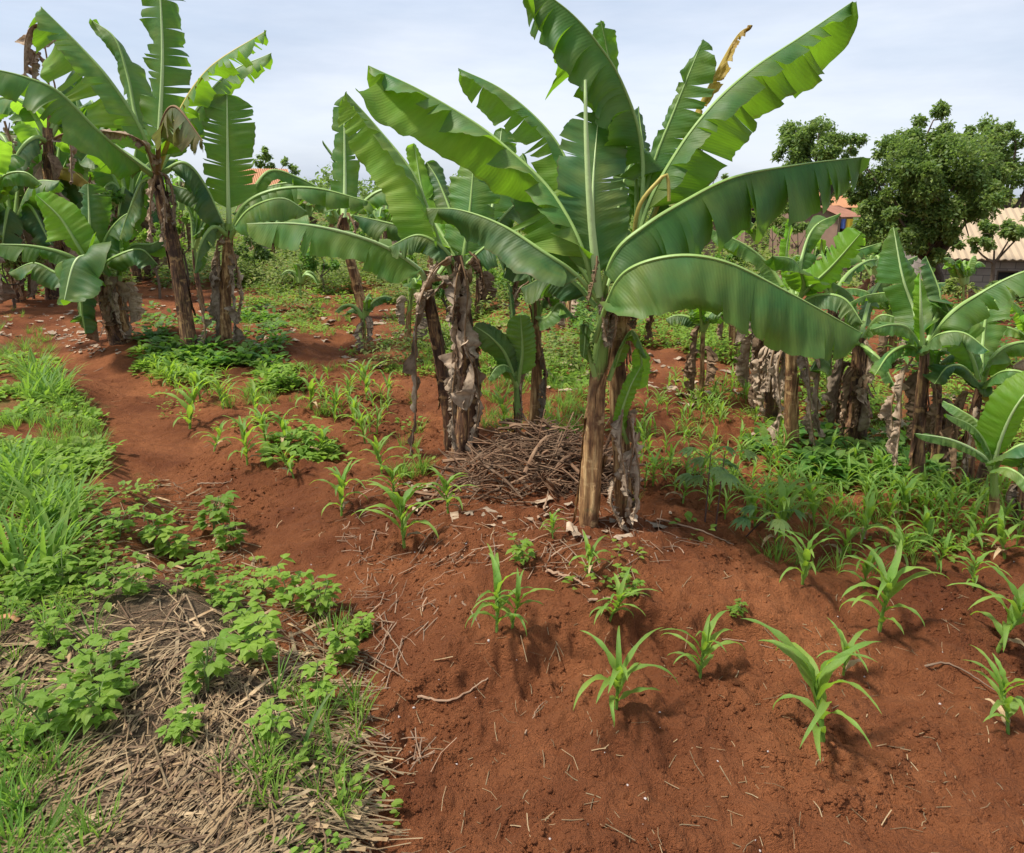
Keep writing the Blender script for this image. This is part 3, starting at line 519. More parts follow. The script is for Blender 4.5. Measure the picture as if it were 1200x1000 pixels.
banana('ragged stemmed banana plant with broad upright bright leaf, rightmost of the left group',
  [(264, 402, 12), (264, 350, 11), (266, 300, 9), (268, 262, 7)],
  [dict(p=[(268, 270), (267, 215, 0), (266, 110, .15)], w=32, wf=30, dn=8, df=8, ntn=8, ntf=12, face=(.15, -1, .5), u0=.16, curl=-6, rib='rib_pale', m='leaf', dj=10),
   dict(p=[(268, 275), (285, 240, 0), (320, 222, 0), (370, 220, 0), (432, 236, 0)], w=24, wf=18, dn=60, df=25, ntn=15, ntf=6, u0=.12, wav=.12, gap=.02, dj=15, vt=(0, .1), louver=.7),
   dict(p=[(268, 278), (292, 245, -.2), (330, 232, -.4), (360, 248, -.5)], w=28, dn=55, df=35, ntn=3, ntf=2, m='leaf'),
   dict(p=[(268, 275), (250, 240, 0), (228, 225, 0), (195, 215, 0)], w=22, dn=50, df=40, ntn=2, ntf=2, m='leaf_dark'),
   dict(p=[(268, 275), (290, 232, .4), (315, 200, .6), (350, 208, .8), (395, 232, .9)], w=14, dn=55, df=20, ntn=2, ntf=2, m='leaf'),
   dict(p=[(268, 275), (250, 265, -.2), (235, 285, -.3), (228, 320, -.3)], w=14, dn=50, df=40, ntn=2, ntf=2, m='leaf_dark')],
  dry=[dict(p=[(262, 275, -.05), (254, 290, -.1), (256, 330, -.1)], w=12), dict(p=[(272, 290, -.05), (282, 340, -.1), (278, 380, -.1)], w=10)],
  group=GL, strips=22, green0=.85, flare=.8, autod=3)
banana('thin banana sucker with dark narrow stem, between the two larger banana stems on the left',
  [(238, 365, 5), (230, 320, 5), (226, 285, 4)],
  [dict(p=[(226, 290), (222, 250, 0), (205, 225, 0)], w=12, dn=40, df=40, ntn=1, ntf=1, m='leaf_dark'), dict(p=[(226, 290), (240, 255, 0), (256, 262, 0), (262, 285)], w=12, dn=40, df=40, ntn=1, ntf=1, m='leaf_dark'),
   dict(p=[(226, 290), (228, 250, 0), (226, 215, 0)], w=9, dn=30, df=30, ntn=1, ntf=1, m='leaf')], group=GL, strips=4, flare=.3, stemm='stem_dark', green0=.6)
banana('bushy banana plant with broad dark leaves drooping over the path edge, far left clump',
  [(138, 402, 13), (128, 370, 12), (118, 335, 11), (108, 300, 9)],
  [dict(p=[(110, 320), (106, 290, 0), (103, 215, .1)], w=26, dn=15, df=15, ntn=2, ntf=1, face=CAMF, m='leaf_dark', rib='rib_pale'),
   dict(p=[(110, 320), (92, 290, -.1), (70, 255, -.1), (42, 228, -.1)], w=24, dn=25, df=10, ntn=0, ntf=1, face=(-.5, -.8, .9), m='leaf_young'),
   dict(p=[(108, 318), (80, 298, -.2), (40, 288, -.3), (-8, 286, -.4)], w=20, wf=18, dn=60, df=20, ntn=2, ntf=2),
   dict(p=[(110, 318), (100, 300, -.4), (86, 310, -.6), (74, 358, -.8)], w=34, dn=14, df=14, ntn=2, ntf=2, face=(-.2, -1, .35), rib='rib_pale', m='leaf'),
   dict(p=[(110, 318), (125, 275, .1), (150, 250, .1), (165, 262, .1)], w=24, dn=50, df=30, ntn=2, ntf=1, m='leaf_dark'),
   dict(p=[(110, 318), (135, 300, -.1), (165, 292, -.1), (185, 310, -.1)], w=22, dn=50, df=30, ntn=2, ntf=1, m='leaf_dark'),
   dict(p=[(110, 318), (96, 330, -.3), (95, 360, -.4), (100, 392, -.4)], w=18, dn=40, df=40, ntn=2, ntf=1, m='leaf_dark'),
   dict(p=[(108, 318), (70, 320, .1), (40, 308, .1), (10, 320, .1)], w=22, dn=50, df=30, ntn=2, ntf=1, m='leaf_dark')],
  group=GL, strips=14, stemm='stem_dark', flare=1., autod=5)
banana('short banana stem with torn sheaths, right of the bushy far left plant',
  [(150, 400, 9), (142, 365, 8), (136, 325, 7)],
  [dict(p=[(136, 335), (150, 290, 0), (180, 285, 0), (205, 268, 0)], w=14, dn=50, df=30, ntn=1, ntf=1, m='leaf_dark'), dict(p=[(136, 335), (140, 300, 0), (142, 262, 0)], w=12, dn=30, df=30, ntn=1, ntf=1, m='leaf')],
  group=GL, strips=14, flare=1.2, autod=3)
for (lab, bx, by, tx, ty, sc, sd) in (
    ('banana plant at the left picture edge with dead skirt hanging under dark leaves', 22, 352, 15, 262, 1., 1),
    ('banana plant behind the left edge plants, its yellowed leaf curling to the right', 70, 338, 62, 225, 1., 2),
    ('pale green banana plant far behind the leaning dark stem', 160, 330, 150, 238, .9, 3)):
    lv = [dict(p=[(tx, ty+10), (tx+dx*.4, ty-30+dy*.3, dz), (tx+dx, ty+dy, dz*1.5)], w=18*sc+4, dn=40, df=30, ntn=2, ntf=2, m=mm)
          for dx, dy, dz, mm in ((-60, -40, 0, 'leaf'), (-30, -90, .3, 'leaf_young'), (20, -95, .4, 'leaf'), (55, -50, -.3, 'leaf_dark'), (-50, 20, -.4, 'leaf'), (45, 25, -.3, 'leaf_dark'), (-15, 40, -.6, 'leaf_dark'))]
    if sd == 2: lv.append(dict(p=[(60, 232), (50, 200, -.5), (80, 198, -.6), (106, 216, -.7)], w=14, dn=60, df=20, ntn=2, ntf=2, m='leaf_yellow', rib='rib_yellow', label='yellow and brown drying leaf'))
    dr = [dict(p=[(tx-10, ty-120), (tx-2, ty-90), (tx+4, ty-40)], w=20, m='dry')] if sd == 1 else []
    banana(lab, [(bx, by, 10), ((bx+tx)/2, (by+ty)/2, 9), (tx, ty, 8)], lv, dr, group=GL, strips=12, autod=6, stemm='stem_dark', flare=1.2)

banana('tall banana plant at the far left with a dead brown leaf folded over its top', [(62, 350, 12), (60, 280, 11), (58, 200, 10), (56, 150, 8)],
  [dict(p=[(56, 160), (30, 120, .1), (0, 115, .2), (-40, 140, .3)], w=24, dn=55, df=30, ntn=4, ntf=3), dict(p=[(56, 160), (80, 130, .2), (100, 150, .3), (112, 190, .3)], w=22, dn=55, df=30, ntn=3, ntf=3, m='leaf_dark'),
   dict(p=[(56, 165), (40, 160, -.3), (20, 180, -.5), (5, 225, -.6)], w=22, dn=50, df=30, ntn=3, ntf=2, m='leaf_dark'), dict(p=[(56, 160), (75, 100, .2), (95, 70, .3)], w=18, dn=30, df=30, ntn=3, ntf=3, m='leaf_dark')],
  dry=[dict(p=[(56, 150), (56, 80, 0), (45, 30, 0), (30, 45, -.1), (28, 105, -.2)], w=24, u0=.45, ntn=3, ntf=3), dict(p=[(56, 150), (64, 100, 0), (40, 60, 0), (38, 110, -.1)], w=20, u0=.5), dict(p=[(56, 165, -.1), (80, 160, -.3), (84, 215, -.3)], w=18), dict(p=[(52, 165, -.1), (30, 190, -.3), (32, 250, -.3)], w=18)],
  group=GL, strips=10, stemm='stem_dark', autod=4)
# --- plants behind the middle
banana('bent tan banana stem with upright pale leaf between left and middle groups',
  [(428, 372, 9), (418, 335, 9), (408, 295, 9), (402, 255, 9)],
  [dict(p=[(402, 265), (404, 215, .3), (403, 112, .6)], w=16, wf=20, dn=10, df=10, ntn=5, ntf=4, face=CAMF, rib='rib_pale', m='leaf'),
   dict(p=[(402, 262), (375, 225, 0), (340, 214, 0), (300, 222, 0)], w=18, dn=55, df=30, ntn=12, ntf=4, wav=.1, louver=.6, vt=(0, .1)),
   dict(p=[(402, 262), (440, 225, 0), (480, 222, 0), (520, 240, 0)], w=20, dn=55, df=30, ntn=8, ntf=4, wav=.1),
   dict(p=[(402, 262), (400, 215, .6), (395, 190, .8), (378, 165, .9)], w=4, dn=60, df=30, ntn=5, ntf=4, m='leaf_dark')],
  dry=[dict(p=[(402, 250, -.1), (396, 268, -.2), (398, 290, -.2)], w=12, m='dry_dark'), dict(p=[(408, 250, -.1), (416, 268, -.2), (418, 296, -.2)], w=11)], group=GB, strips=10, flare=.6)
def auto_banana(label, bx, by, h, r_, seed, group, nl=7, ll=1., green0=.8, autod=3, mats=('leaf', 'leaf', 'leaf_dark', 'leaf_young'), stemm='stem', lean=0, top=None, el=(30, 85)):
    rg = np.random.default_rng(seed); tx, ty = bx+lean, by-h; lv = []
    a0 = rg.uniform(0, 6.28)
    for i in range(nl):
        a = a0+i*2.4; e = R(rg.uniform(*el)); Lp = h*.95*ll*rg.uniform(.8, 1.15)
        dx, dz, up = math.cos(a)*math.cos(e), math.sin(a)*math.cos(e), math.sin(e)
        b = G(bx, by); k = b[1]/FPX
        p0 = (tx, ty+4, 0); p1 = (tx+dx*Lp*.4, ty-up*Lp*.45, dz*Lp*.4*k); dr_ = rg.uniform(.15, .6); p2 = (tx+dx*Lp*.85, ty-up*Lp*(.85-dr_*.5)+dr_*8, dz*Lp*.85*k); p3 = (tx+dx*Lp*1.2, ty-up*Lp*(1.05-dr_)+dr_*25, dz*Lp*1.2*k)
        lv.append(dict(p=[p0, p1, p2, p3], w=h*.17*rg.uniform(.8, 1.2), dn=rg.uniform(25, 60), df=rg.uniform(15, 50), ntn=int(rg.integers(1, 6)), ntf=int(rg.integers(1, 6)), m=str(rg.choice(mats)), curl=25, u0=.18, wav=.09))
    return banana(label, [(bx, by, r_), ((bx+tx)/2, (by+ty)/2, r_*.9), (tx, ty, r_*.7)], lv, group=group, green0=green0, strips=10, autod=autod, stemm=stemm, flare=.9)
auto_banana('tiny young banana sucker with flat leaves, left of the middle clump', 428, 412, 45, 4, 5, GB, 5, .9, .3, 3, lean=-2, el=(15, 60))
auto_banana('little banana sucker low on the weedy slope right of the left group', 352, 352, 26, 3, 6, GB, 5, 1.1, .2, 0, el=(20, 80))
auto_banana('yellowish banana stem just left of the middle clump, in front of the far weeds', 476, 402, 62, 6, 7, GB, 5, .8, .3, 2, lean=6)
auto_banana('small bare-stemmed banana plant right of the middle clump among tall weeds', 822, 470, 88, 5, 8, GB, 5, .6, .9, 3, lean=2)
auto_banana('dark ragged banana stem left of the right hand clump, ringed by dead leaves', 888, 462, 100, 9, 9, GR, 5, .6, .9, 6, stemm='stem_dark', lean=5)
auto_banana('banana plant with thick brown stem behind the paired shaggy stems on the right', 903, 490, 130, 14, 10, GR, 4, .6, .95, 5, stemm='stem_dark', lean=4, mats=('leaf_dark', 'leaf'))
root, org, d, C, r = banana('tall clean tan banana stem between two shaggy dead leaf skirts, right clump',
  [(927, 520, 15), (927, 470, 14), (928, 420, 12), (930, 370, 11), (932, 345, 8)],
  [dict(p=[(932, 355), (945, 340, -.1), (975, 312, -.2), (1010, 272, -.3)], w=18, wf=26, dn=25, df=18, ntn=8, ntf=6, face=(-.3, -1, .5), m='leaf_young', gap=.04, u0=.12),
   dict(p=[(932, 355), (925, 325, .1), (922, 295, .1), (928, 255, .1)], w=9, wf=16, dn=20, df=30, ntn=1, ntf=2, face=(.3, -1, .3), m='leaf_young'),
   dict(p=[(930, 355), (905, 315, .1), (875, 288, .1), (832, 268, .1)], w=20, wf=22, dn=55, df=25, ntn=2, ntf=3, m='leaf'),
   dict(p=[(932, 355), (942, 330, -.1), (930, 305, -.2), (905, 300, -.3)], w=20, dn=40, df=25, ntn=1, ntf=1, m='leaf'),
   dict(p=[(932, 358), (960, 345, -.2), (990, 350, -.3), (1012, 380, -.4)], w=20, dn=50, df=25, ntn=2, ntf=1, m='leaf_dark'),
   dict(p=[(932, 355), (955, 320, .4), (985, 300, .6), (1030, 285, .8)], w=16, dn=50, df=25, ntn=6, ntf=4, m='leaf'),
   dict(p=[(930, 358), (905, 350, -.2), (885, 355, -.3), (860, 375, -.4)], w=18, dn=50, df=25, ntn=2, ntf=1, m='leaf_dark'),
   dict(p=[(932, 355), (940, 300, .2), (955, 265, .3), (985, 250, .4)], w=14, dn=40, df=25, ntn=3, ntf=3, m='leaf')],
  dry=[dict(p=[(922, 400, -.06), (912, 430, -.12), (915, 480, -.12), (910, 520, -.1)], w=13), dict(p=[(938, 400, -.06), (948, 430, -.12), (950, 480, -.12), (955, 522, -.1)], w=16),
       dict(p=[(940, 390, .05), (960, 420, .0), (958, 470, 0), (962, 515, 0)], w=15), dict(p=[(918, 385, .05), (905, 420, 0), (902, 460, 0)], w=12)], group=GR, strips=6, flare=.3, green0=.9)
banana('stout dark banana stem wrapped in dead leaves, in the middle of the right hand clump',
  [(1003, 515, 20), (1004, 470, 18), (1006, 430, 15), (1008, 395, 11)],
  [dict(p=[(1008, 400), (1030, 370, -.1), (1060, 375, -.2)], w=17, dn=50, df=30, ntn=3, ntf=2, m='leaf'), dict(p=[(1008, 400), (1000, 350, 0), (975, 330, 0)], w=16, dn=50, df=30, ntn=2, ntf=2, m='leaf'),
   dict(p=[(1008, 400), (1020, 350, .3), (1045, 315, .4), (1075, 300, .5)], w=14, dn=50, df=30, ntn=7, ntf=5, m='leaf_dark'), dict(p=[(1008, 402), (985, 395, -.2), (965, 410, -.3), (950, 435, -.4)], w=14, dn=50, df=30, ntn=1, ntf=1, m='leaf_dark'),
   dict(p=[(1008, 402), (1020, 410, -.2), (1035, 425, -.3), (1050, 455, -.4)], w=10, dn=40, df=30, ntn=1, ntf=1, m='leaf')],
  group=GR, strips=24, stemm='stem_dark', autod=7, flare=1.2)
auto_banana('thin green banana sucker between the shaggy stems and the stout dark stem on the right', 972, 480, 70, 6, 15, GR, 6, .8, .3, 1)
banana('banana plant with a yellow-green spear leaf standing upright above dark twin stems, right side',
  [(1076, 566, 14), (1076, 520, 13), (1080, 460, 12), (1083, 415, 10), (1083, 400, 8)],
  [dict(p=[(1083, 412), (1080, 370, -.1), (1078, 320, -.1)], w=10, dn=50, df=50, ntn=0, ntf=0, face=CAMF, m='leaf_young', rib='rib_pale'),
   dict(p=[(1083, 410), (1072, 365, .2), (1058, 325, .25), (1047, 266, .35)], w=24, wf=20, dn=15, df=10, ntn=1, ntf=1, face=(-.3, -1, .6), rib='rib_pale', m='leaf'),
   dict(p=[(1082, 412), (1065, 385, -.2), (1045, 380, -.3), (1022, 386, -.4)], w=16, wf=14, dn=60, df=0, ntn=3, ntf=1, m='leaf'),
   dict(p=[(1084, 410), (1110, 370, -.1), (1145, 345, -.1), (1200, 318, -.2), (1260, 310, -.2)], w=28, wf=26, dn=55, df=25, ntn=4, ntf=3, m='leaf'),
   dict(p=[(1084, 410), (1095, 375, .1), (1102, 345, .1), (1085, 300, .2)], w=18, dn=30, df=20, ntn=1, ntf=1, m='leaf_dark'),
   dict(p=[(1084, 412), (1100, 392, -.3), (1130, 390, -.4), (1160, 412, -.5)], w=20, dn=50, df=20, ntn=3, ntf=1, m='leaf_dark'),
   dict(p=[(1083, 412), (1055, 350, .4), (1020, 345, .5), (990, 358, .6)], w=16, dn=50, df=20, ntn=7, ntf=3, m='leaf'),
   dict(p=[(1083, 414), (1062, 405, -.1), (1042, 415, -.2), (1025, 440, -.3)], w=15, dn=50, df=20, ntn=1, ntf=1, m='leaf')],
  dry=[dict(p=[(1070, 420, -.05), (1058, 445, -.1), (1055, 500, -.1), (1050, 545, -.1)], w=14), dict(p=[(1092, 430, -.05), (1098, 470, -.1), (1094, 520, -.1)], w=10, m='dry_dark'), dict(p=[(1062, 440, .05), (1046, 470, 0), (1048, 520, 0)], w=14)], group=GR, strips=14, stemm='stem_dark', green0=.92)
auto_banana('second darker stem pressed against the spear-leaf banana plant, on its right', 1098, 548, 110, 10, 17, GR, 4, .6, .9, 4, stemm='stem_dark', mats=('leaf_dark', 'leaf'))
banana('banana plant at the right edge, fan of arching leaves above leaning stem',
  [(1132, 570, 12), (1136, 530, 11), (1143, 480, 10), (1150, 445, 8)],
  [dict(p=[(1150, 455), (1140, 420, 0), (1122, 385, 0), (1105, 350, 0)], w=20, dn=30, df=20, ntn=1, ntf=1, face=CAMF),
   dict(p=[(1150, 455), (1165, 415, -.1), (1200, 400, -.1), (1250, 410, -.1)], w=22, dn=55, df=20, ntn=4, ntf=3),
   dict(p=[(1150, 455), (1152, 400, .2), (1160, 360, .3), (1190, 330, .4)], w=20, dn=40, df=20, ntn=4, ntf=3),
   dict(p=[(1150, 455), (1175, 435, -.3), (1205, 438, -.4), (1240, 460, -.5)], w=20, dn=55, df=10, ntn=1, ntf=1, m='leaf'),
   dict(p=[(1150, 455), (1130, 430, -.2), (1110, 430, -.3), (1095, 450, -.3)], w=16, dn=55, df=20, ntn=1, ntf=1, m='leaf_dark'),
   dict(p=[(1150, 458), (1168, 470, -.2), (1175, 500, -.2), (1180, 520, -.2)], w=12, dn=30, df=30, ntn=1, ntf=1, m='leaf_yellow', label='yellow dying leaf')],
  group=GR, strips=10, stemm='stem_dark', autod=3)
banana('knee-high banana plant with smooth spreading leaves in the right foreground, shortest stem of the clump',
  [(1165, 625, 10), (1165, 590, 10), (1164, 555, 8), (1163, 540, 6)],
  [dict(p=[(1163, 550), (1150, 532, -.05), (1115, 515, -.1), (1072, 508, -.15)], w=13, wf=13, dn=45, df=5, ntn=0, ntf=0, rib='rib_pale', m='leaf'),
   dict(p=[(1163, 550), (1158, 525, 0), (1140, 500, 0), (1108, 485, .0)], w=15, wf=13, dn=35, df=15, ntn=0, ntf=0, m='leaf'),
   dict(p=[(1163, 550), (1166, 520, 0), (1165, 460, .05)], w=6, dn=50, df=50, ntn=0, ntf=0, face=CAMF, m='leaf'),
   dict(p=[(1164, 550), (1175, 510, -.05), (1195, 470, -.1), (1225, 440, -.1)], w=30, wf=20, dn=10, df=10, ntn=0, ntf=0, face=(-.3, -1, .7), m='leaf_young', rib='rib_pale'),
   dict(p=[(1164, 550), (1180, 530, -.15), (1205, 520, -.2), (1235, 540, -.2)], w=22, dn=25, df=10, ntn=0, ntf=0, m='leaf_dark'),
   dict(p=[(1163, 550), (1150, 500, .2), (1125, 480, .3), (1105, 470, .4)], w=13, dn=35, df=15, ntn=0, ntf=0, m='leaf'),
   dict(p=[(1164, 552), (1180, 548, -.3), (1200, 560, -.4), (1220, 590, -.5)], w=12, dn=30, df=20, ntn=0, ntf=0)],
  group=GR, strips=4, flare=.3, green0=.55)
auto_banana('banana stem cut off by the right picture edge, low and dark beside the knee-high plant', 1192, 610, 60, 9, 19, GR, 4, .7, .9, 1, stemm='stem_dark', lean=6)
auto_banana('small banana plant on the slope above the fruit garden, left of the rusty roofed house', 885, 322, 46, 3, 21, GB, 6, .9, .5, 1, lean=2)
auto_banana('banana plant with a tall narrow leaf beyond the fence posts, right of centre', 958, 345, 40, 3, 22, GB, 6, .9, .5, 1, lean=5, el=(55, 88))
auto_banana('banana plant under the beige roofed house, mostly hidden by the spear-leaf plant', 1130, 378, 50, 4, 23, GB, 7, .9, .5, 1)
auto_banana('faraway banana plant between the left roof and the bent tan stem', 360, 282, 34, 3, 24, GB, 6, 1., .5, 1, el=(30, 70))

# ---------------------------------------------------------------- vegetation templates
def Gv(px, py):
    px = np.asarray(px, float); py = np.asarray(py, float); X = (px-CX)/FPX; Yc = -(py-CY)/FPX
    ry = cp+Yc*sp; rz = np.minimum(-sp+Yc*cp, -.012); z = np.zeros_like(px)
    for _ in range(8):
        t = (z-CZ)/rz; x, y = X*t, ry*t; z = .5*z+.5*H(x, y)
    return x, y, H(x, y)
def scat(n, poly, seed, dens=None):
    rg = np.random.default_rng(seed); P_ = np.array(poly, float); lo, hi = P_.min(0), P_.max(0); px = rg.uniform(lo[0], hi[0], n*3); py = rg.uniform(lo[1], hi[1], n*3)
    k = inpoly(px, py, poly); px, py = px[k][:n], py[k][:n]; x, y, z = Gv(px, py)
    if dens is not None:
        k = rg.random(len(x)) < dens(x, y); x, y, z = x[k], y[k], z[k]
    return np.stack([x, y, z], 1)
def replicate(tmpls, pos, sc, seed, tilt=.2, zs=None):
    rg = np.random.default_rng(seed); out = []; which = rg.integers(0, len(tmpls), len(pos)); sc = np.broadcast_to(sc, (len(pos),))
    for w, (V, F, U) in enumerate(tmpls):
        k = which == w; p = pos[k]; m = len(p)
        if not m: continue
        a = rg.uniform(0, 2*np.pi, m); tx, ty = rg.normal(0, tilt, m), rg.normal(0, tilt, m); s = sc[k]
        c, s_ = np.cos(a), np.sin(a); X = (V[None, :, 0]*c[:, None]-V[None, :, 1]*s_[:, None]); Y = (V[None, :, 0]*s_[:, None]+V[None, :, 1]*c[:, None]); Z = np.broadcast_to(V[None, :, 2], X.shape)
        X = X+Z*tx[:, None]; Y = Y+Z*ty[:, None]; Z = Z-(X*tx[:, None]+Y*ty[:, None])*.3
        VV = np.stack([X, Y, Z], -1)*s[:, None, None]+p[:, None]; n = V.shape[0]
        FF = F[None]+(np.arange(m)*n)[:, None, None]
        out.append((VV.reshape(-1, 3), FF.reshape(-1, F.shape[1]), np.tile(U, (m, 1)), np.repeat(rg.random(m), n)))
    return join(out)
def ovate(base, direc, ln, wd, rg, fold=.25, droop=.3, rows=4):
    d = nrm(np.array(direc, float)); s = nrm(np.cross(d, [0, 0, 1.]) + 1e-6); n = np.cross(s, d); t = np.linspace(0, 1, rows); w = {3: [.05, 1, .0], 4: [.08, .95, .8, .0], 5: [.06, .8, 1, .62, 0], 6: [.06, .7, 1, .9, .5, 0]}[rows]
    V = []
    for i in range(rows):
        c = np.array(base)+d*ln*t[i]+np.array([0, 0, -1])*droop*ln*t[i]**2
        for j in (-1, 0, 1): V.append(c+s*wd*.5*w[i]*j+n*(abs(j)*fold*wd*.5*w[i]))
    F = [[i*3+j, i*3+j+1, i*3+j+4, i*3+j+3] for i in range(rows-1) for j in (0, 1)]
    U = [[t[i]*ln, j] for i in range(rows) for j in (-.9, 0, .9)]
    return np.array(V), np.array(F), np.array(U, float)
def blade(base, az, el, ln, wd, bend, rows=7, fold=.35, tw=0., wavy=0.):
    t = np.linspace(0, 1, rows); e = el-bend*t**1.3; ds = ln/(rows-1); p = np.array(base, float); C = [p.copy()]
    for i in range(rows-1):
        p = p+ds*np.array([math.cos(az+tw*t[i])*math.cos(e[i]), math.sin(az+tw*t[i])*math.cos(e[i]), math.sin(e[i])]); C.append(p.copy())
    C = np.array(C); T = nrm(np.gradient(C, axis=0)); S = nrm(np.cross(T, [0, 0, 1.])+np.array([1e-6, 0, 0])); Nn = np.cross(S, T); w = wd*.5*np.clip(t/.18+.35, 0, 1)*np.clip((1-t)**.7*1.25, 0, 1)
    cols = np.array([-1, 0, 1.]); wob = wavy*np.sin(t*22+az*3)
    V = C[:, None]+S[:, None]*(w[:, None]*cols)[..., None]+Nn[:, None]*((np.abs(cols)[None]*(fold*w[:, None]+wob[:, None]*np.sign(cols)[None]*w[:, None])))[..., None]
    U = np.stack(np.broadcast_arrays((t*ln)[:, None], cols[None]*.92), -1); i = np.arange(rows-1)[:, None]*3+np.arange(2)[None]
    return V.reshape(-1, 3), np.stack([i, i+1, i+4, i+3], -1).reshape(-1, 4), U.reshape(-1, 2)
def j3(parts): V, F, U, T = join(parts); return V, F, U
def t_low(seed, n=14, r=.1, h=.06, ln=.05, rows=4):
    rg = np.random.default_rng(seed); o = []
    for i in range(n):
        a = rg.uniform(0, 6.28); q = r*math.sqrt(rg.random()); e = rg.uniform(.1, .8); hh = h*rg.uniform(.15, 1)*(1-.4*q/r)
        o.append(ovate((q*math.cos(a), q*math.sin(a), hh), (math.cos(a+rg.normal()*.5)*math.cos(e), math.sin(a+rg.normal()*.5)*math.cos(e), math.sin(e)), ln*rg.uniform(.6, 1.2), ln*.55*rg.uniform(.8, 1.2), rg, rows=rows))
    return j3(o)
def t_grass(seed, n=16, h=.16, w=.006, r=.04, rows=5, bend=1.2):
    rg = np.random.default_rng(seed); o = []
    for i in range(n):
        a = rg.uniform(0, 6.28); q = r*rg.random(); o.append(blade((q*math.cos(a), q*math.sin(a), 0), a+rg.normal()*.4, rg.uniform(.8, 1.5), h*rg.uniform(.5, 1.2), w*rg.uniform(.7, 1.4), rg.uniform(.3, bend), rows))
    return j3(o)
def t_tall(seed, n=22, h=.34, ln=.085):
    rg = np.random.default_rng(seed); o = []
    for s in range(3):
        a0 = rg.uniform(0, 6.28); lx, ly = .1*math.cos(a0), .1*math.sin(a0); hs = h*rg.uniform(.7, 1.1)
        for i in range(n//3):
            z = (i+.5)/(n/3)*hs; a = i*2.4+rg.normal()*.3; e = rg.uniform(.0, .7); o.append(ovate((lx*z/h+.02*math.cos(a), ly*z/h+.02*math.sin(a), z), (math.cos(a)*math.cos(e), math.sin(a)*math.cos(e), math.sin(e)), ln*rg.uniform(.7, 1.2), ln*.38, rg, droop=.5))
    return j3(o)
LOW = [t_low(i) for i in range(6)]; LOWB = [t_low(20+i, 9, .09, .07, .085, 5) for i in range(5)]; GRS = [t_grass(40+i) for i in range(6)]; TALL = [t_tall(60+i) for i in range(5)]
LGR = [t_grass(80+i, 9, .42, .022, .05, 8, 1.7) for i in range(5)]
MIDZ = [(270, 320), (700, 330), (700, 470), (560, 440), (470, 440), (330, 400), (270, 400)]
def stuff(name, geo, m, label, cat, kind='stuff'):
    V, F, U = geo[:3]; o = obj(name, new_mesh(name, V, F, U, geo[3] if len(geo) > 3 else None), M[m]); return tag(o, label, cat, kind=kind)
def clump(sc, thr): return lambda x, y: (fbm(x*sc, y*sc, 3, 21) > thr)*1.
def pxs(p, px): return px*np.maximum(p[:, 1], 1.)/FPX       # not used for placement, only a size-with-distance floor
def big(p, base, floor_px): return np.maximum(base, floor_px*p[:, 1]/FPX)

# ---- ground cover of the bank on the left
BANKW = [(-260, 600), (100, 585), (190, 560), (262, 585), (300, 655), (385, 690), (425, 770), (440, 885), (450, 1080), (-260, 1080)]
pos = np.vstack([scat(560, [(-300, 600), (150, 575), (290, 640), (280, 700), (120, 730), (-300, 700)], 1, clump(2.2, -.1)), scat(620, BANKW, 2, clump(3., .1))])
g = replicate(LOW, pos, np.random.default_rng(1).uniform(.5, 1.2, len(pos))*np.clip(pos[:, 1]/2.6, .55, 1.1), 3); stuff('low_weeds', g, 'weed', 'low small-leaved green weeds creeping over the straw-covered bank on the left', 'weeds')
pos = np.vstack([scat(2100, [(-300, 350), (30, 352), (58, 400), (72, 440), (115, 485), (125, 530), (80, 580), (-300, 600)], 4, clump(1.8, -.0)), scat(420, BANKW, 5, clump(2.5, .05))])
g = replicate(GRS, pos, np.random.default_rng(2).uniform(.6, 1.15, len(pos)), 6); stuff('grass', g, 'grass', 'lush bright green grass covering the left bank beside the path', 'grass')
pos = scat(2200, [(-300, 400), (60, 420), (75, 450), (115, 490), (130, 530), (90, 585), (-300, 610)], 7, clump(1.5, -.15))
g = replicate(LOWB, pos, np.random.default_rng(3).uniform(.6, 1.1, len(pos)), 8); stuff('leafy_ground_cover', g, 'weed', 'mat of bright leafy weeds mixed with the grass on the left bank', 'weeds')
pos = np.vstack([scat(60, [(-100, 560), (60, 545), (110, 600), (60, 680), (-100, 700)], 9), scat(26, [(25, 430), (70, 445), (75, 480), (30, 470)], 10)])
g = replicate(LGR, pos, np.random.default_rng(4).uniform(.6, 1., len(pos)), 11); stuff('broad_grass', g, 'grass', 'coarse broad-bladed grass leaning out of the left bank', 'grass')
# ---- straw mulch
def straws(pos, lo, hi, w, seed, curv=.15, lift=.02, aniso=None):
    rg = np.random.default_rng(seed); o = []; n = len(pos)
    for i in range(n):
        a = rg.uniform(0, 6.28) if aniso is None else aniso[i]+rg.normal()*.45; ln = rg.uniform(lo, hi); c = pos[i]; dv = np.array([math.cos(a), math.sin(a), 0]); pv = np.array([-dv[1], dv[0], 0])*rg.normal()*curv*ln
        z = rg.uniform(.002, lift); p = [c-dv*ln/2+[0, 0, z*rg.uniform(0, 1)], c+pv+[0, 0, z], c+dv*ln/2+[0, 0, z*rg.uniform(0, 1.6)]]
        for q in (0, 2): p[q][2] += float(H(p[q][0], p[q][1], False)-H(c[0], c[1], False))*.9
        t = tube(np.array([p[0], (p[0]+2*p[1]+p[2])/4, p[2]]), w*rg.uniform(.4, 1.4), 3, rg.random(), flat=.5); o.append(t)
    return join(o)
pos = scat(3600, BANKW, 12, lambda x, y: .35+.65*(fbm(x*1.5, y*1.5, 3, 33) > -.1)); an = fbm(pos[:, 0]*.9, pos[:, 1]*.9, 2, 8)*6+.5
stuff('straw_mulch', straws(pos, .06, .34, .0030, 13, aniso=an, lift=.035), 'straw', 'pale dry straw and maize stalks strewn over the left bank', 'straw')
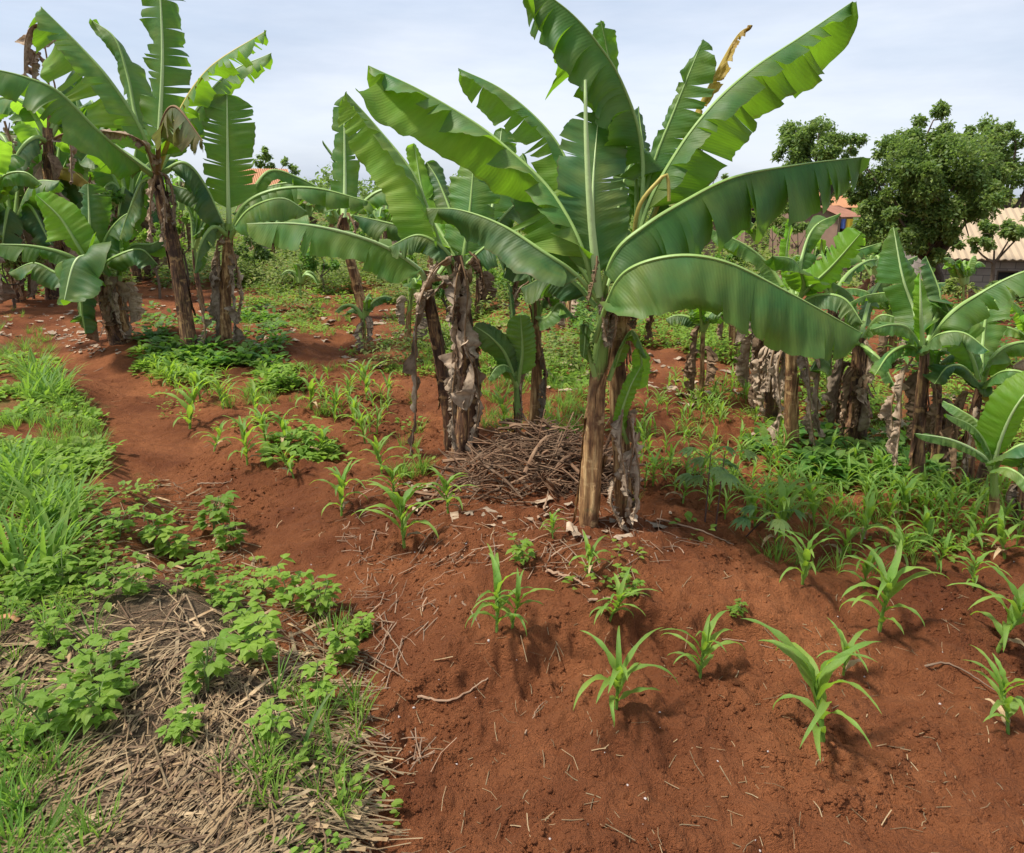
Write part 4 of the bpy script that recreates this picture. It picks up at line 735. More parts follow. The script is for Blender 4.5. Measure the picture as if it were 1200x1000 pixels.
pos = scat(1800, BANKW, 14); stuff('dark_litter', straws(pos, .05, .25, .0034, 15, lift=.04), 'dry_dark', 'dark brown rotting stalks among the pale straw on the bank', 'litter')
SOILP = [(100, 440), (330, 420), (480, 440), (700, 500), (1250, 560), (1300, 1050), (470, 1050), (440, 780), (300, 650)]
pos = scat(620, SOILP, 16); stuff('plant_litter', straws(pos, .015, .11, .0019, 17, lift=.006), 'straw', 'bits of dry straw and root scattered on the bare red soil', 'litter')
pos = scat(420, [(400, 560), (560, 590), (780, 600), (820, 640), (700, 690), (560, 660), (420, 850), (560, 885), (440, 900), (400, 700)], 18); stuff('dry_root_litter', straws(pos, .05, .2, .0026, 19, lift=.02), 'pale_stick', 'dry roots and stalk pieces lying below the brush heap', 'litter')
# flakes of dead banana leaf round the stems
def flakes(pos, size, seed, el=1.):
    rg = np.random.default_rng(seed); o = []
    for c in pos:
        n = 5; s = size*rg.uniform(.4, 1.5); a = rg.uniform(0, 6.28); g_ = np.linspace(-.5, .5, n); X, Y = np.meshgrid(g_*s*rg.uniform(1, 3)*el, g_*s, indexing='ij'); q = rg.random(2)*50
        Z = fbm(X/s*1.6+q[0], Y/s*1.6+q[1], 2)*s*.55+s*.12; V = np.stack([X*math.cos(a)-Y*math.sin(a)+c[0], X*math.sin(a)+Y*math.cos(a)+c[1], Z+c[2]+.008], -1).reshape(-1, 3)
        i = np.arange(n-1)[:, None]*n+np.arange(n-1)[None]; o.append((V, np.stack([i, i+1, i+n+1, i+n], -1).reshape(-1, 4), np.stack([X, Y], -1).reshape(-1, 2), rg.random()))
    return join(o)
pos = np.vstack([scat(60, [(470, 520), (570, 515), (700, 600), (790, 600), (760, 640), (560, 620), (470, 590)], 20), scat(90, [(90, 395), (330, 395), (320, 430), (90, 420)], 21), scat(130, [(880, 480), (1130, 520), (1110, 580), (880, 530)], 22), scat(70, [(20, 355), (110, 370), (120, 430), (60, 400)], 23)])
p2 = scat(800, BANKW, 44); stuff('straw_scraps', flakes(p2, .012, 45, 5.), 'straw', 'flat torn scraps of dry maize leaf among the straw', 'litter')
p2 = np.vstack([scat(260, MIDZ, 46), scat(200, [(-60, 330), (330, 330), (330, 400), (-60, 400)], 47), scat(160, [(750, 400), (1250, 420), (1250, 520), (750, 470)], 48)]); stuff('far_leaf_litter', flakes(p2, .06, 49), 'dry', 'dead banana leaf scraps on the ground behind the middle clump', 'leaf litter')
stuff('dead_leaf_litter', flakes(pos, .034, 24), 'dry', 'curled flakes of dead banana leaf on the soil round the stems', 'leaf litter')
# ---- soil clods
def ico():
    t = (1+5**.5)/2; v = nrm(np.array([(-1, t, 0), (1, t, 0), (-1, -t, 0), (1, -t, 0), (0, -1, t), (0, 1, t), (0, -1, -t), (0, 1, -t), (t, 0, -1), (t, 0, 1), (-t, 0, -1), (-t, 0, 1)], float))
    f = [(0, 11, 5), (0, 5, 1), (0, 1, 7), (0, 7, 10), (0, 10, 11), (1, 5, 9), (5, 11, 4), (11, 10, 2), (10, 7, 6), (7, 1, 8), (3, 9, 4), (3, 4, 2), (3, 2, 6), (3, 6, 8), (3, 8, 9), (4, 9, 5), (2, 4, 11), (6, 2, 10), (8, 6, 7), (9, 8, 1)]
    V = list(v); F = []; mc = {}
    def md(a, b):
        k = (min(a, b), max(a, b))
        if k not in mc: mc[k] = len(V); V.append(nrm(V[a]+V[b]))
        return mc[k]
    for a, b, c in f: x, y, z = md(a, b), md(b, c), md(c, a); F += [(a, x, z), (b, y, x), (c, z, y), (x, y, z)]
    return np.array(V), np.array(F)
IV, IF = ico(); CL = []
for i in range(8):
    rg = np.random.default_rng(200+i); V = IV*(1+.6*(rg.random((len(IV), 1))-.5))*rg.uniform(.7, 1.2, 3)*[1, 1, .75]; CL.append((V, IF, V[:, :2]))
pos = np.vstack([scat(5200, SOILP, 25, lambda x, y: .15+.85*(fbm(x*1.7, y*1.7, 2, 11) > .05)), scat(900, [(380, 420), (470, 440), (500, 520), (400, 500), (330, 450)], 26)])
rg = np.random.default_rng(27); g = replicate(CL, pos, .003+.011*rg.random(len(pos))**3+.003*(pos[:, 1] > 4)*rg.random(len(pos)), 28, .3); 
CLS = []
for i in range(8):
    r2 = np.random.default_rng(240+i); V = IV[:12]*(1+.5*(r2.random((12, 1))-.5))*r2.uniform(.7, 1.25, 3)*[1, 1, .75]; CLS.append((V, np.array([(0, 11, 5), (0, 5, 1), (0, 1, 7), (0, 7, 10), (0, 10, 11), (1, 5, 9), (5, 11, 4), (11, 10, 2), (10, 7, 6), (7, 1, 8), (3, 9, 4), (3, 4, 2), (3, 2, 6), (3, 6, 8), (3, 8, 9), (4, 9, 5), (2, 4, 11), (6, 2, 10), (8, 6, 7), (9, 8, 1)]), V[:, :2]))
pos = scat(22000, SOILP, 31, lambda x, y: .1+.9*(fbm(x*1.7, y*1.7, 3, 11) > -.05)); g2 = replicate(CLS, pos, .0015+.006*rg.random(len(pos))**2.2*np.clip(pos[:, 1]/2.4, .6, 1.6), 32, .3)
stuff('soil_clods', join([g, g2]), 'soil', 'crumbly red-brown clods of freshly hoed soil', 'soil')
pos = scat(70, SOILP, 29); g = replicate(CL, pos, .002+.004*rg.random(len(pos)), 30, .3); stuff('pebbles', g, 'stone', 'small pale pebbles scattered on the red soil', 'pebbles')

# ---- green cover in the plot
def cover(name, label, cat, m, T_, zones, seed, base=(.7, 1.3), floor=0.):
    ps = [scat(n, pl, seed+i, d) for i, (n, pl, d) in enumerate(zones)]; p = np.vstack(ps); s = np.random.default_rng(seed).uniform(*base, len(p))
    if floor: s = s*np.maximum(1, p[:, 1]*floor)
    stuff(name, replicate(T_, p, s, seed+50), m, label, cat)
FARZ = [(-200, 262), (1400, 262), (1400, 330), (1200, 380), (900, 350), (700, 340), (300, 330), (-200, 340)]
cover('weed_carpet', 'patchy low green weeds over the red soil behind the middle clump', 'weeds', 'weed', LOW, [(2000, MIDZ, clump(1.3, -.08)), (500, [(600, 420), (1000, 440), (1250, 560), (1250, 660), (1000, 640), (760, 600), (640, 500)], clump(1.7, .1)), (160, [(200, 400), (480, 440), (500, 600), (300, 600), (180, 500)], clump(2.5, .2)), (30, [(560, 650), (760, 640), (830, 600), (800, 690), (620, 690)], clump(3., .2))], 300, floor=.12)
cover('field_weeds', 'dry yellowish-green low growth covering the slope far behind', 'weeds', 'far_green', LOW, [(3600, FARZ, clump(.25, -.25))], 320, (1., 1.9), .13)
cover('slope_scrub', 'ankle-high yellowish scrub covering the slope beyond the banana stems', 'scrub', 'far_green', TALL, [(2600, [(-200, 258), (1400, 258), (1400, 320), (1000, 345), (700, 345), (290, 345), (-200, 320)], clump(.35, -.35)), (420, MIDZ, clump(1.2, .0)), (500, [(270, 318), (720, 318), (720, 372), (270, 352)], clump(.9, -.1))], 335, (.7, 1.3), .1)
cover('tall_weeds', 'dense knee-high bright green weeds behind the middle of the plot', 'weeds', 'weed', TALL, [(520, [(735, 345), (900, 350), (905, 440), (840, 425), (745, 405)], None), (110, [(1080, 440), (1250, 420), (1250, 560), (1120, 520)], None), (120, [(560, 320), (660, 320), (650, 350), (560, 350)], None), (110, [(900, 440), (1000, 420), (1060, 500), (960, 490)], None)], 340, (.55, 1.1))
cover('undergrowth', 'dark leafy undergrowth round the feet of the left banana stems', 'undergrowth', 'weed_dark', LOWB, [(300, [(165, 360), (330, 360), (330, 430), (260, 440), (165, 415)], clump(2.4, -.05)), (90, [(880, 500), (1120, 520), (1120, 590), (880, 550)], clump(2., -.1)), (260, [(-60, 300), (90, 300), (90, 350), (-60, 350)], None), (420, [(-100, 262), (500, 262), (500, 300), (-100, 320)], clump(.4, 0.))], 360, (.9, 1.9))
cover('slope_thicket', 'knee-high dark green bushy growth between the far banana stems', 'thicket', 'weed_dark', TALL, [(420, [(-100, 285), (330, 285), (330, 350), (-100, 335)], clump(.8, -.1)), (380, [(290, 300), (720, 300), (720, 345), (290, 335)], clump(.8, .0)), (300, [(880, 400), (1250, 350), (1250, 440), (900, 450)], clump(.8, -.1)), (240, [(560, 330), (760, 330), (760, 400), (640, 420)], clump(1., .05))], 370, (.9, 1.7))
cover('bright_weeds', 'fresh green weed tufts in front of the left banana stems', 'weeds', 'weed', LOWB, [(150, [(160, 410), (260, 420), (250, 455), (165, 440)], None), (60, [(300, 430), (345, 432), (345, 462), (305, 460)], None), (70, [(310, 520), (420, 505), (420, 540), (330, 545)], clump(3., -.2))], 380, (.8, 1.3))
cover('row_grass', 'thin bright grass between the young maize rows', 'grass', 'grass', GRS, [(330, [(730, 430), (1000, 440), (1250, 560), (1250, 640), (1000, 620), (760, 570)], clump(2., .0)), (700, MIDZ, clump(1.8, .05)), (520, [(250, 430), (480, 430), (500, 570), (240, 510)], clump(2.2, .08)), (160, [(560, 440), (690, 450), (690, 520), (560, 510)], clump(2., -.1)), (70, [(740, 560), (900, 590), (1250, 640), (1250, 690), (1000, 680), (850, 650), (740, 630)], clump(2.5, .05))], 400, (.6, 1.1), .1)

# ---------------------------------------------------------------- young maize
def maize_parts(seed, full=True):
    rg = np.random.default_rng(seed); n = int(rg.integers(9, 13)) if full else 7; h = .15*rg.uniform(.8, 1.2); lean = rg.normal(0, .03, 2); parts = []
    sp_ = np.array([[0, 0, -.02], [lean[0]*.4, lean[1]*.4, h*.5], [lean[0], lean[1], h], [lean[0]*1.2, lean[1]*1.2, h*1.5]]); C, _ = catmull(sp_, 12 if full else 5)
    parts.append(('stem',)+tube(C, np.linspace(.0085, .004, len(C)), 8 if full else 4)[:3]); az = rg.uniform(0, 6.28)
    for i in range(n):
        t = i/(n-1); a = az+(i % 2)*math.pi+rg.normal()*.65+i*.2; ln = (.36-.16*abs(t-.5)*2)*rg.uniform(.75, 1.15); b = C[int((.25+.7*t)*(len(C)-1))]
        V, F, U = blade(b, a, rg.uniform(.85, 1.15)+.3*t, ln, (.033 if full else .026)*rg.uniform(.75, 1.2), rg.uniform(1.7, 3.1)*(1-.4*t), 14 if full else 6, .45, rg.normal()*.35, .3 if full else 0)
        parts.append(('dry_leaf' if full and i == 0 and seed % 2 else 'leaf', V, F, U))
    return parts
MZ = []
for i in range(11): MZ.append([(n, new_mesh('maize_'+n, V, F, U)) for n, V, F, U in maize_parts(500+i)])
MZF = []
for i in range(6): V, F, U = j3([p[1:] for p in maize_parts(540+i, False)]); me = new_mesh('maize_small', V, F, U); me.materials.append(M['maize']); MZF.append(me)
GM = 'young maize plants on the bare soil'
def maize(px, py, hpx, label, var, rot=None):
    b = G(px, py); s = hpx*1.15*b[1]/FPX/.36; s = min(max(s, .35), 1.5); root = empty('maize_plant', b, label, 'maize plant', GM); root.scale = (s, s, s); root.rotation_euler.z = random.uniform(0, 6.28) if rot is None else rot
    for n, me in MZ[(var+int(px)) % 11]:
        o = obj(n, me, None, root)
        if not me.materials: me.materials.append(M['straw' if n == 'dry_leaf' else 'maize'])
for a in [(965, 868, 150, 'largest young maize plant, many arching leaves, bottom right foreground', 0), (988, 792, 70, 'upright maize shoot right behind the largest maize plant', 5), (722, 830, 105, 'bushy maize plant at the bottom, below and right of the brush heap', 1),
          (820, 795, 80, 'small maize plant with two level leaves between the bottom bushy one and the largest', 2), (582, 742, 85, 'maize plant beside the crumbled furrow, left leaf pale and wide', 3), (600, 736, 70, 'second maize shoot sharing the furrow edge, leaning right', 4),
          (714, 728, 62, 'small maize plant by the pale stick below the nearest banana stem', 5), (694, 668, 55, 'drooping blue-green maize plant straight below the nearest banana stem', 6), (474, 645, 85, 'broad maize plant on the mound at the left end of the brush heap', 0),
          (400, 605, 58, 'dark green maize tuft alone on the red path left of the brush heap', 1), (1182, 862, 95, 'maize plant cut by the picture edge at bottom right', 2), (1168, 762, 105, 'maize plant with long thin dry-tipped leaves near the right edge', 3),
          (1030, 740, 100, 'tall drooping maize plant in the middle of the right foreground ridge', 4), (1012, 690, 60, 'maize plant just above the drooping one on the ridge', 6), (940, 685, 75, 'maize plant with a long leaf stretched to the left on the right ridge', 5),
          (1098, 668, 50, 'small maize plant at the upper lip of the right ridge', 1), (912, 645, 90, 'tall bright maize plant beside the cassava seedlings', 2), (1008, 640, 62, 'maize plant with fountain-like leaves midway along the right rows', 0), (1090, 640, 55, 'maize plant below the spear-leaf banana plant', 3),
          (1178, 655, 70, 'maize plant in front of the knee-high banana plant', 6), (525, 602, 55, 'maize plant growing through the left end of the brush heap', 4), (462, 585, 45, 'maize plant beside the trailing dead banana leaf', 1), (448, 556, 50, 'maize plant left of the trailing dead banana leaf, dark leaves', 2),
          (345, 560, 45, 'small maize plant at the middle of the red path edge', 3), (290, 545, 52, 'maize plant with level left leaf on the path side', 5), (312, 520, 46, 'pale maize plant behind the path side one', 6), (222, 503, 62, 'tall thin maize plant nearest the red path under the left bananas', 0),
          (262, 480, 40, 'maize plant under the ragged left banana stem', 1), (200, 452, 36, 'maize plant at the foot of the leaning dark stem', 4), (375, 535, 40, 'maize plant joined to the soft weed patch on the plot', 2), (365, 480, 46, 'maize plant on the small soil mound left of centre', 5),
          (392, 490, 38, 'maize plant right of the small soil mound', 3), (418, 500, 42, 'maize plant before the rough clods left of centre', 6), (428, 520, 44, 'maize plant between the clods and the trailing dead leaf', 0), (648, 632, 34, 'tiny maize seedling in front of the brush heap', 1),
          (590, 500, 40, 'maize plant behind the brush heap between the stems', 2), (655, 520, 40, 'maize plant behind the heap, right of the slim stem', 4), (765, 570, 40, 'maize plant just right of the shaggy dead leaves of the nearest stem', 5),
          (885, 620, 62, 'pale maize plant on the lip right of the cassava seedlings', 3), (955, 618, 58, 'pale maize plant above the one with the long left leaf', 7), (985, 655, 50, 'maize plant tucked under the fountain-leaved one', 8), (1050, 660, 60, 'leaning maize plant left of the ridge lip plant', 9), (1060, 610, 56, 'maize plant in front of the stout dark stem row', 1), (1130, 640, 58, 'maize plant left of the knee-high banana plant', 10),
          (1140, 690, 48, 'low maize plant on the bare soil near the right edge', 4), (800, 590, 46, 'thin maize plant between the nearest stem and the cassava seedlings', 6), (235, 470, 44, 'bright maize tuft beside the thin path plant', 2), (335, 520, 44, 'maize plant touching the feathery weed patch', 9), (300, 490, 42, 'maize plant in the open soil between path and mound', 7), (430, 470, 42, 'maize plant at the rear of the rough clods', 8), (250, 530, 38, 'lone small maize plant on the path bend', 10)]: maize(*a)
LM = [(790, 'near the shaggy dead leaves'), (850, 'around the cassava seedlings'), (905, 'left of clean tan stem'), (960, 'below the clean tan stem'), (1020, 'below the stout dark stem'), (1080, 'left of the spear leaf plant'), (1140, 'right of the spear leaf plant'), (9999, 'by the knee-high banana plant')]
ONES = 'first second third fourth fifth sixth seventh eighth ninth tenth eleventh twelfth thirteenth fourteenth fifteenth sixteenth seventeenth eighteenth nineteenth'.split()
TENS = {2: 'twent', 3: 'thirt', 4: 'fort', 5: 'fift', 6: 'sixt', 7: 'sevent', 8: 'eight', 9: 'ninet'}
def ordinal(n): return ONES[n-1] if n < 20 else (TENS[n//10]+('ieth' if n % 10 == 0 else 'y-'+ONES[n % 10-1]))
def lab_right(row, s, px, n): return f"{'large' if s > 1.08 else 'medium' if s > .88 else 'small'} maize plant, {ordinal(n)} from the left in {row} row, "+[l for x, l in LM if px < x][0]
def lab_far(row, s, px, n): return f"{'taller' if s > .97 else 'tiny'} maize plant, {ordinal(n)} from the left, {row} row behind the nearest stems"
def lab_clod(row, s, px, n): return f"{'larger' if s > .97 else 'smaller'} maize plant, {ordinal(n)} from the left, {row} row among rough clods"
def lab_left(row, s, px, n): return f"{'larger' if s > .97 else 'smaller'} maize plant, {ordinal(n)} from the left, {row} row under left bananas"
def far_maize(n, poly, seed, group, label, size):
    p = scat(n, poly, seed); rg = np.random.default_rng(seed); px, py = proj(p[:, 0], p[:, 1], p[:, 2]); q1, q2 = np.quantile(py, [.33, .67])
    rows = np.where(py > q2, 'front', np.where(py > q1, 'middle', 'back')); cnt = {}
    for i in np.argsort(px):
        r_ = rows[i]; cnt[r_] = cnt.get(r_, 0)+1; f = rg.uniform(.7, 1.25); s = size*f
        o = obj('maize_plant', random.choice(MZF), None, None, tuple(p[i])); o.scale = (s, s, s); o.rotation_euler.z = rg.uniform(0, 6.28); tag(o, label(r_, f, px[i], cnt[r_]), 'maize plant', group)
far_maize(138, [(745, 500), (880, 480), (1060, 560), (1240, 590), (1240, 650), (1050, 620), (860, 620), (745, 575)], 601, 'maize rows on the right', lab_right, .62)
far_maize(50, [(735, 425), (880, 455), (920, 500), (800, 500), (735, 490)], 602, 'far maize rows', lab_far, .6)
far_maize(26, [(350, 440), (480, 450), (475, 520), (420, 510), (350, 480)], 603, 'maize among clods', lab_clod, .7)
far_maize(22, [(170, 430), (280, 445), (270, 480), (180, 460)], 604, 'maize under the left bananas', lab_left, .6)

# ---------------------------------------------------------------- leafy weeds standing singly on the bank
def weed_parts(seed):
    rg = np.random.default_rng(seed); st = []; lf = []
    for s in range(int(rg.integers(3, 5))):
        a0 = rg.uniform(0, 6.28); h = rg.uniform(.07, .17); p = np.array([[0, 0, -.02], [.02*math.cos(a0), .02*math.sin(a0), h*.5], [.06*math.cos(a0), .06*math.sin(a0), h]]); C, _ = catmull(p, 8); st.append(tube(C, .0022, 5)[:3])
        for i in range(6):
            b = C[min(7, 2+i)]; a = i*2.2+a0; e = rg.uniform(0.1, .6); dv = np.array([math.cos(a)*math.cos(e), math.sin(a)*math.cos(e), math.sin(e)]); tip = b+dv*.035; st.append(tube(np.array([b, (b+tip)/2, tip]), .0012, 4)[:3])
            for da in (-.9, 0, .9):
                d2 = np.array([math.cos(a+da), math.sin(a+da), .25+rg.normal()*.2]); lf.append(ovate(tip, d2, rg.uniform(.035, .058), rg.uniform(.024, .034), rg, fold=.2, droop=.35, rows=6))
    return [('stem', j3(st), 'weed_stem'), ('foliage', j3(lf), 'weed')]
WD = [[(n, new_mesh('weed_'+n, *g_), m_) for n, g_, m_ in weed_parts(700+i)] for i in range(6)]
GW = 'leafy weeds on the straw bank'
def leafy(px, py, s, label, var):
    b = G(px, py); root = empty('leafy_weed', b, label, 'weed', GW); root.scale = (s, s, s); root.rotation_euler.z = random.uniform(0, 6.28)
    for n, me, m_ in WD[var % 6]:
        obj(n, me, None, root)
        if not me.materials: me.materials.append(M[m_])
for i, a in enumerate([(60, 868, 1.25, 'bright bushy weed at the bottom left corner'), (120, 850, 1.15, 'weed overlapping the bottom left corner bush on its right'), (118, 792, 1.2, 'pale weed above the bottom left corner bush'), (135, 822, 1., 'shaded weed just under the pale one at lower left'),
    (243, 812, 1.25, 'round yellow-green weed alone in the straw, left of centre bottom'), (292, 778, 1.35, 'full green weed near the middle of the straw bank'), (296, 742, 1.2, 'weed behind the full green one on the straw'), (370, 825, .95, 'small weed near the blue-green blade at the bottom'),
    (322, 868, .9, 'small bright weed low on the bank, right part'), (215, 868, .8, 'small weed at the bottom between straw stalks'), (405, 772, 1., 'weed at the bank edge beside the red furrow'), (420, 745, .8, 'yellowish weed hanging on the bank edge'),
    (340, 712, 1.3, 'wide weed with yellow leaf tips at the bank edge'), (378, 718, 1.2, 'weed closest to the red soil, right end of the edge row'), (310, 700, 1.1, 'weed in the middle of the edge row'), (205, 655, 1.4, 'large pale weed left of the path corner'), (250, 625, 1.5, 'large weed at the path corner'),
    (275, 640, 1.2, 'drooping weed leaning over the path corner'), (180, 640, 1.3, 'weed in the upper cover, left of the large pale one'), (100, 615, 1.4, 'bluish weed patch leader at upper left of the straw'), (140, 630, 1.2, 'weed between the bluish patch and the large pale one'), (40, 700, 1., 'weed near the left edge above the orange bark piece'),
    (75, 690, 1.1, 'weed right of the left edge one'), (230, 690, 1.2, 'weed hidden in grass at the centre of the bank'), (65, 760, .9, 'tiny yellowish weed on the left straw'), (862, 722, .5, 'tiny round-leaved seedling alone on the right soil'), (150, 700, 1.2, 'soft weed in the middle of the grassy patch'), (265, 715, 1., 'weed at the front of the grassy patch'),
    (325, 455, 1.6, 'bright round weed tuft on the plot below the left bananas'), (370, 525, 1.5, 'soft feathery weed patch on the plot, left of centre'), (735, 700, .8, 'little weed touching the small maize by the pale stick'), (615, 662, .9, 'pale creeping weed below the brush heap')]): leafy(*a, i)

# cassava seedlings
def cassava(px, py, h, label, seed):
    rg = np.random.default_rng(seed); b = G(px, py); root = empty('cassava_seedling', b, label, 'cassava', 'cassava seedlings'); ln = rg.normal(0, .06, 2)
    C, _ = catmull(np.array([[0, 0, -.02], [ln[0]*.5, ln[1]*.5, h*.55], [ln[0], ln[1], h]]), 14); V, F, U, T = tube(C, np.linspace(.0055, .003, 14), 7); obj('stem', new_mesh('stem', V, F, U), M['purple_stem'], root); lf = []
    for i in range(int(rg.integers(5, 7))):
        base = C[13-i*1 if i < 5 else 8]; a = i*2.3+rg.uniform(0, .6); e = rg.uniform(-.1, .4); tip = base+np.array([math.cos(a)*math.cos(e), math.sin(a)*math.cos(e), math.sin(e)])*.12; pts = [tube(np.array([base, (base+tip)/2+[0, 0, .01], tip]), .0016, 5)[:3]]
        for q in range(7):
            aa = a+(q-3)*.52; pts.append(ovate(tip, (math.cos(aa), math.sin(aa), -.05), .1*(1-.1*abs(q-3)), .032, rg, fold=.15, droop=.6, rows=6))
        obj('leaf', new_mesh('leaf', *j3(pts)), M['cassava'], root)
cassava(826, 612, .42, 'cassava seedling with a thin dark stem, left of the pair right of the nearest stems', 1); cassava(838, 622, .48, 'taller leaning cassava seedling of the pair right of the nearest stems', 2); cassava(872, 628, .22, 'low cassava seedling with drooping grey-green leaves', 3)

# ---------------------------------------------------------------- brush heap and loose sticks
bc = G(628, 575); rg = np.random.default_rng(800); o = []
for i in range(560):
    a = rg.uniform(0, 6.28); q = rg.random()**.6; cx_, cy_ = math.cos(a)*q*.60-.02, math.sin(a)*q*.34; top = (.235*(1-(q)**2.)+.015)*(.65+.9*vnoise(cx_*5+3, cy_*5+1)); cz_ = top*rg.random()**.45
    az = rg.normal(0, .6)+(math.pi if rg.random() < .5 else 0); ln = rg.uniform(.1, .62)*(1-.3*q)*(1.5 if rg.random() < .06 else 1); el = rg.normal(0, .34)-.2*q; dv = np.array([math.cos(az)*math.cos(el), math.sin(az)*math.cos(el), math.sin(el)])
    c0 = np.array([bc[0]+cx_, bc[1]+.22+cy_, 0]); c0[2] = float(H(c0[0], c0[1], False))+cz_+.01; bend = rg.normal(0, .09, 3)*ln
    p = np.array([c0-dv*ln/2, c0-dv*ln*.15+bend, c0+dv*ln*.2+bend*.8+rg.normal(0, .02, 3), c0+dv*ln/2]); 
    for z in range(4): p[z, 2] = max(p[z, 2], float(H(p[z, 0], p[z, 1], False))+.012)
    C, _ = catmull(p, 9); r_ = rg.uniform(.002, .007)+(.008 if rg.random() < .09 else 0); o.append(tube(C, np.linspace(r_, r_*.45, 9), 5, rg.random()))
stuff('brush_heap', join(o), 'stick', 'heap of tangled reddish-brown sticks and roots between the banana stems of the middle clump', 'brush heap')
def stick(pts, r0, label, m='pale_stick', nm='stick', seed=0):
    w = []
    for q in pts:
        b = G(q[0], q[1]) if len(q) == 2 else P(q[0], q[1], q[2]); w.append(b+np.array([0, 0, r0*.8])) 
    org = w[0].copy(); C, _ = catmull(np.array(w), 22); C = C+np.random.default_rng(seed).normal(0, r0*.35, C.shape); V, F, U, T = tube(C, np.linspace(r0, r0*.4, 22), 7)
    tag(obj(nm, new_mesh(nm, V-org, F, U), M[m], None, tuple(org)), label, 'stick', 'loose sticks')
for i, a in enumerate([([(541, 657), (556, 625, 4.05), (583, 560, 4.35)], .006, 'long thin pale stick leaning up against the left of the brush heap'), ([(632, 612), (626, 580, 4.15), (628, 555, 4.3)], .010, 'thick reddish stick standing in front of the brush heap'),
    ([(638, 600), (646, 565, 4.2), (655, 530, 4.4)], .007, 'grey stick propped upright on the right of the brush heap'), ([(425, 722), (455, 745), (478, 782)], .005, 'curved twig on the red furrow beside the bank'), ([(534, 700), (553, 720), (562, 738)], .006, 'dry root bent over the furrow edge by a maize plant'),
    ([(490, 823), (530, 822), (572, 800)], .006, 'forked dry stalk lying at the bottom of the furrow'), ([(640, 672), (668, 680), (690, 690)], .009, 'pale stalk lying below the nearest banana stem'), ([(1072, 788), (1110, 783), (1172, 815)], .0055, 'long dry stalk bent across the right foreground soil'),
    ([(232, 568), (265, 567), (272, 562)], .006, 'short pale stick on the red path'), ([(68, 438), (100, 440), (120, 432)], .009, 'bleached stick at the upper end of the path'), ([(250, 738), (310, 742), (335, 740)], .008, 'thick straw-coloured stalk across the bank'), ([(90, 618), (130, 624), (165, 622)], .008, 'dry stalk at the top of the straw bank'),
    ([(230, 815), (262, 862), (285, 892)], .005, 'thin brown stalk pointing down to the bottom edge'), ([(20, 880), (50, 842), (100, 810)], .006, 'dry stalk slanting at the bottom left'), ([(410, 762), (440, 775), (480, 800)], .005, 'brown twig sticking out of the bank edge'), ([(690, 706), (728, 700), (745, 690)], .007, 'flat pale stalk behind the small maize plant'),
    ([(785, 745), (870, 755), (905, 762)], .004, 'dark twig half buried in the right soil'), ([(615, 862), (630, 835), (640, 822)], .0035, 'thin twig upright in the bottom middle soil'), ([(770, 610), (820, 625), (860, 640)], .007, 'dry stalk slanting down right of the nearest stems')]): stick(*a, seed=i)
b = G(10, 732); V, F, U, T = tube(catmull(np.array([b-[.06, 0, -.02], b+[0, .01, .03], b+[.05, 0, .015]]), 10)[0]-b, np.linspace(.02, .012, 10), 8, flat=.5); tag(obj('bark_piece', new_mesh('bark_piece', V, F, U), M['roof_orange'], None, tuple(b)), 'orange bark piece lying on the straw at the left edge', 'bark')
b = G(355, 885); V, F, U = blade((0, 0, 0), .9, 1.15, .26, .02, .9, 12, .5); tag(obj('grass_blade', new_mesh('grass_blade', V, F, U), M['leaf_dark'], None, tuple(b)), 'single blue-green broad blade at the bottom edge of the straw', 'grass blade')

# ---------------------------------------------------------------- trees and bushes
def cloud(blobs, n, size, rg, rows=3):
    o = []; w = np.array([b[3]**2 for b in blobs]); w = w/w.sum(); cnt = rg.multinomial(n, w); base = ovate((0, 0, 0), (1, 0, .1), 1., .55, rg, rows=rows); Vb, Fb, Ub = base
    for (cx_, cy_, cz_, r_), c in zip(blobs, cnt):
        d = nrm(rg.normal(size=(c, 3))); sub = int(max(5, r_*9)); sd_ = nrm(rg.normal(size=(sub, 3)))*rg.uniform(.5, 1.15, (sub, 1)); wh = rg.integers(0, sub, c)
        rad = r_*.34*rg.random((c, 1))**.5*(.6+.8*((wh*37 % 11)/11.))[:, None]; p = sd_[wh]*r_*[1, 1, .85]+d*rad+[cx_, cy_, cz_]
        nn = len(Vb); a = rg.uniform(0, 6.28, c); e = rg.normal(-.2, .6, c); rl = rg.normal(0, .7, c); s = size*rg.uniform(.6, 1.3, c)
        fx = np.stack([np.cos(a)*np.cos(e), np.sin(a)*np.cos(e), np.sin(e)], 1); sx = nrm(np.cross(fx, [0, 0, 1.])); ux = np.cross(sx, fx); s2 = sx*np.cos(rl)[:, None]+ux*np.sin(rl)[:, None]; u2 = -sx*np.sin(rl)[:, None]+ux*np.cos(rl)[:, None]
        VV = (Vb[None, :, 0, None]*fx[:, None]-Vb[None, :, 1, None]*s2[:, None]+Vb[None, :, 2, None]*u2[:, None])*s[:, None, None]+p[:, None]
        tn = np.repeat(np.clip(wh/sub*.6+rg.random(c)*.4, 0, 1), nn); o.append((VV.reshape(-1, 3), (Fb[None]+(np.arange(c)*nn)[:, None, None]).reshape(-1, 4), np.tile(Ub, (c, 1)), tn))
    return join(o)
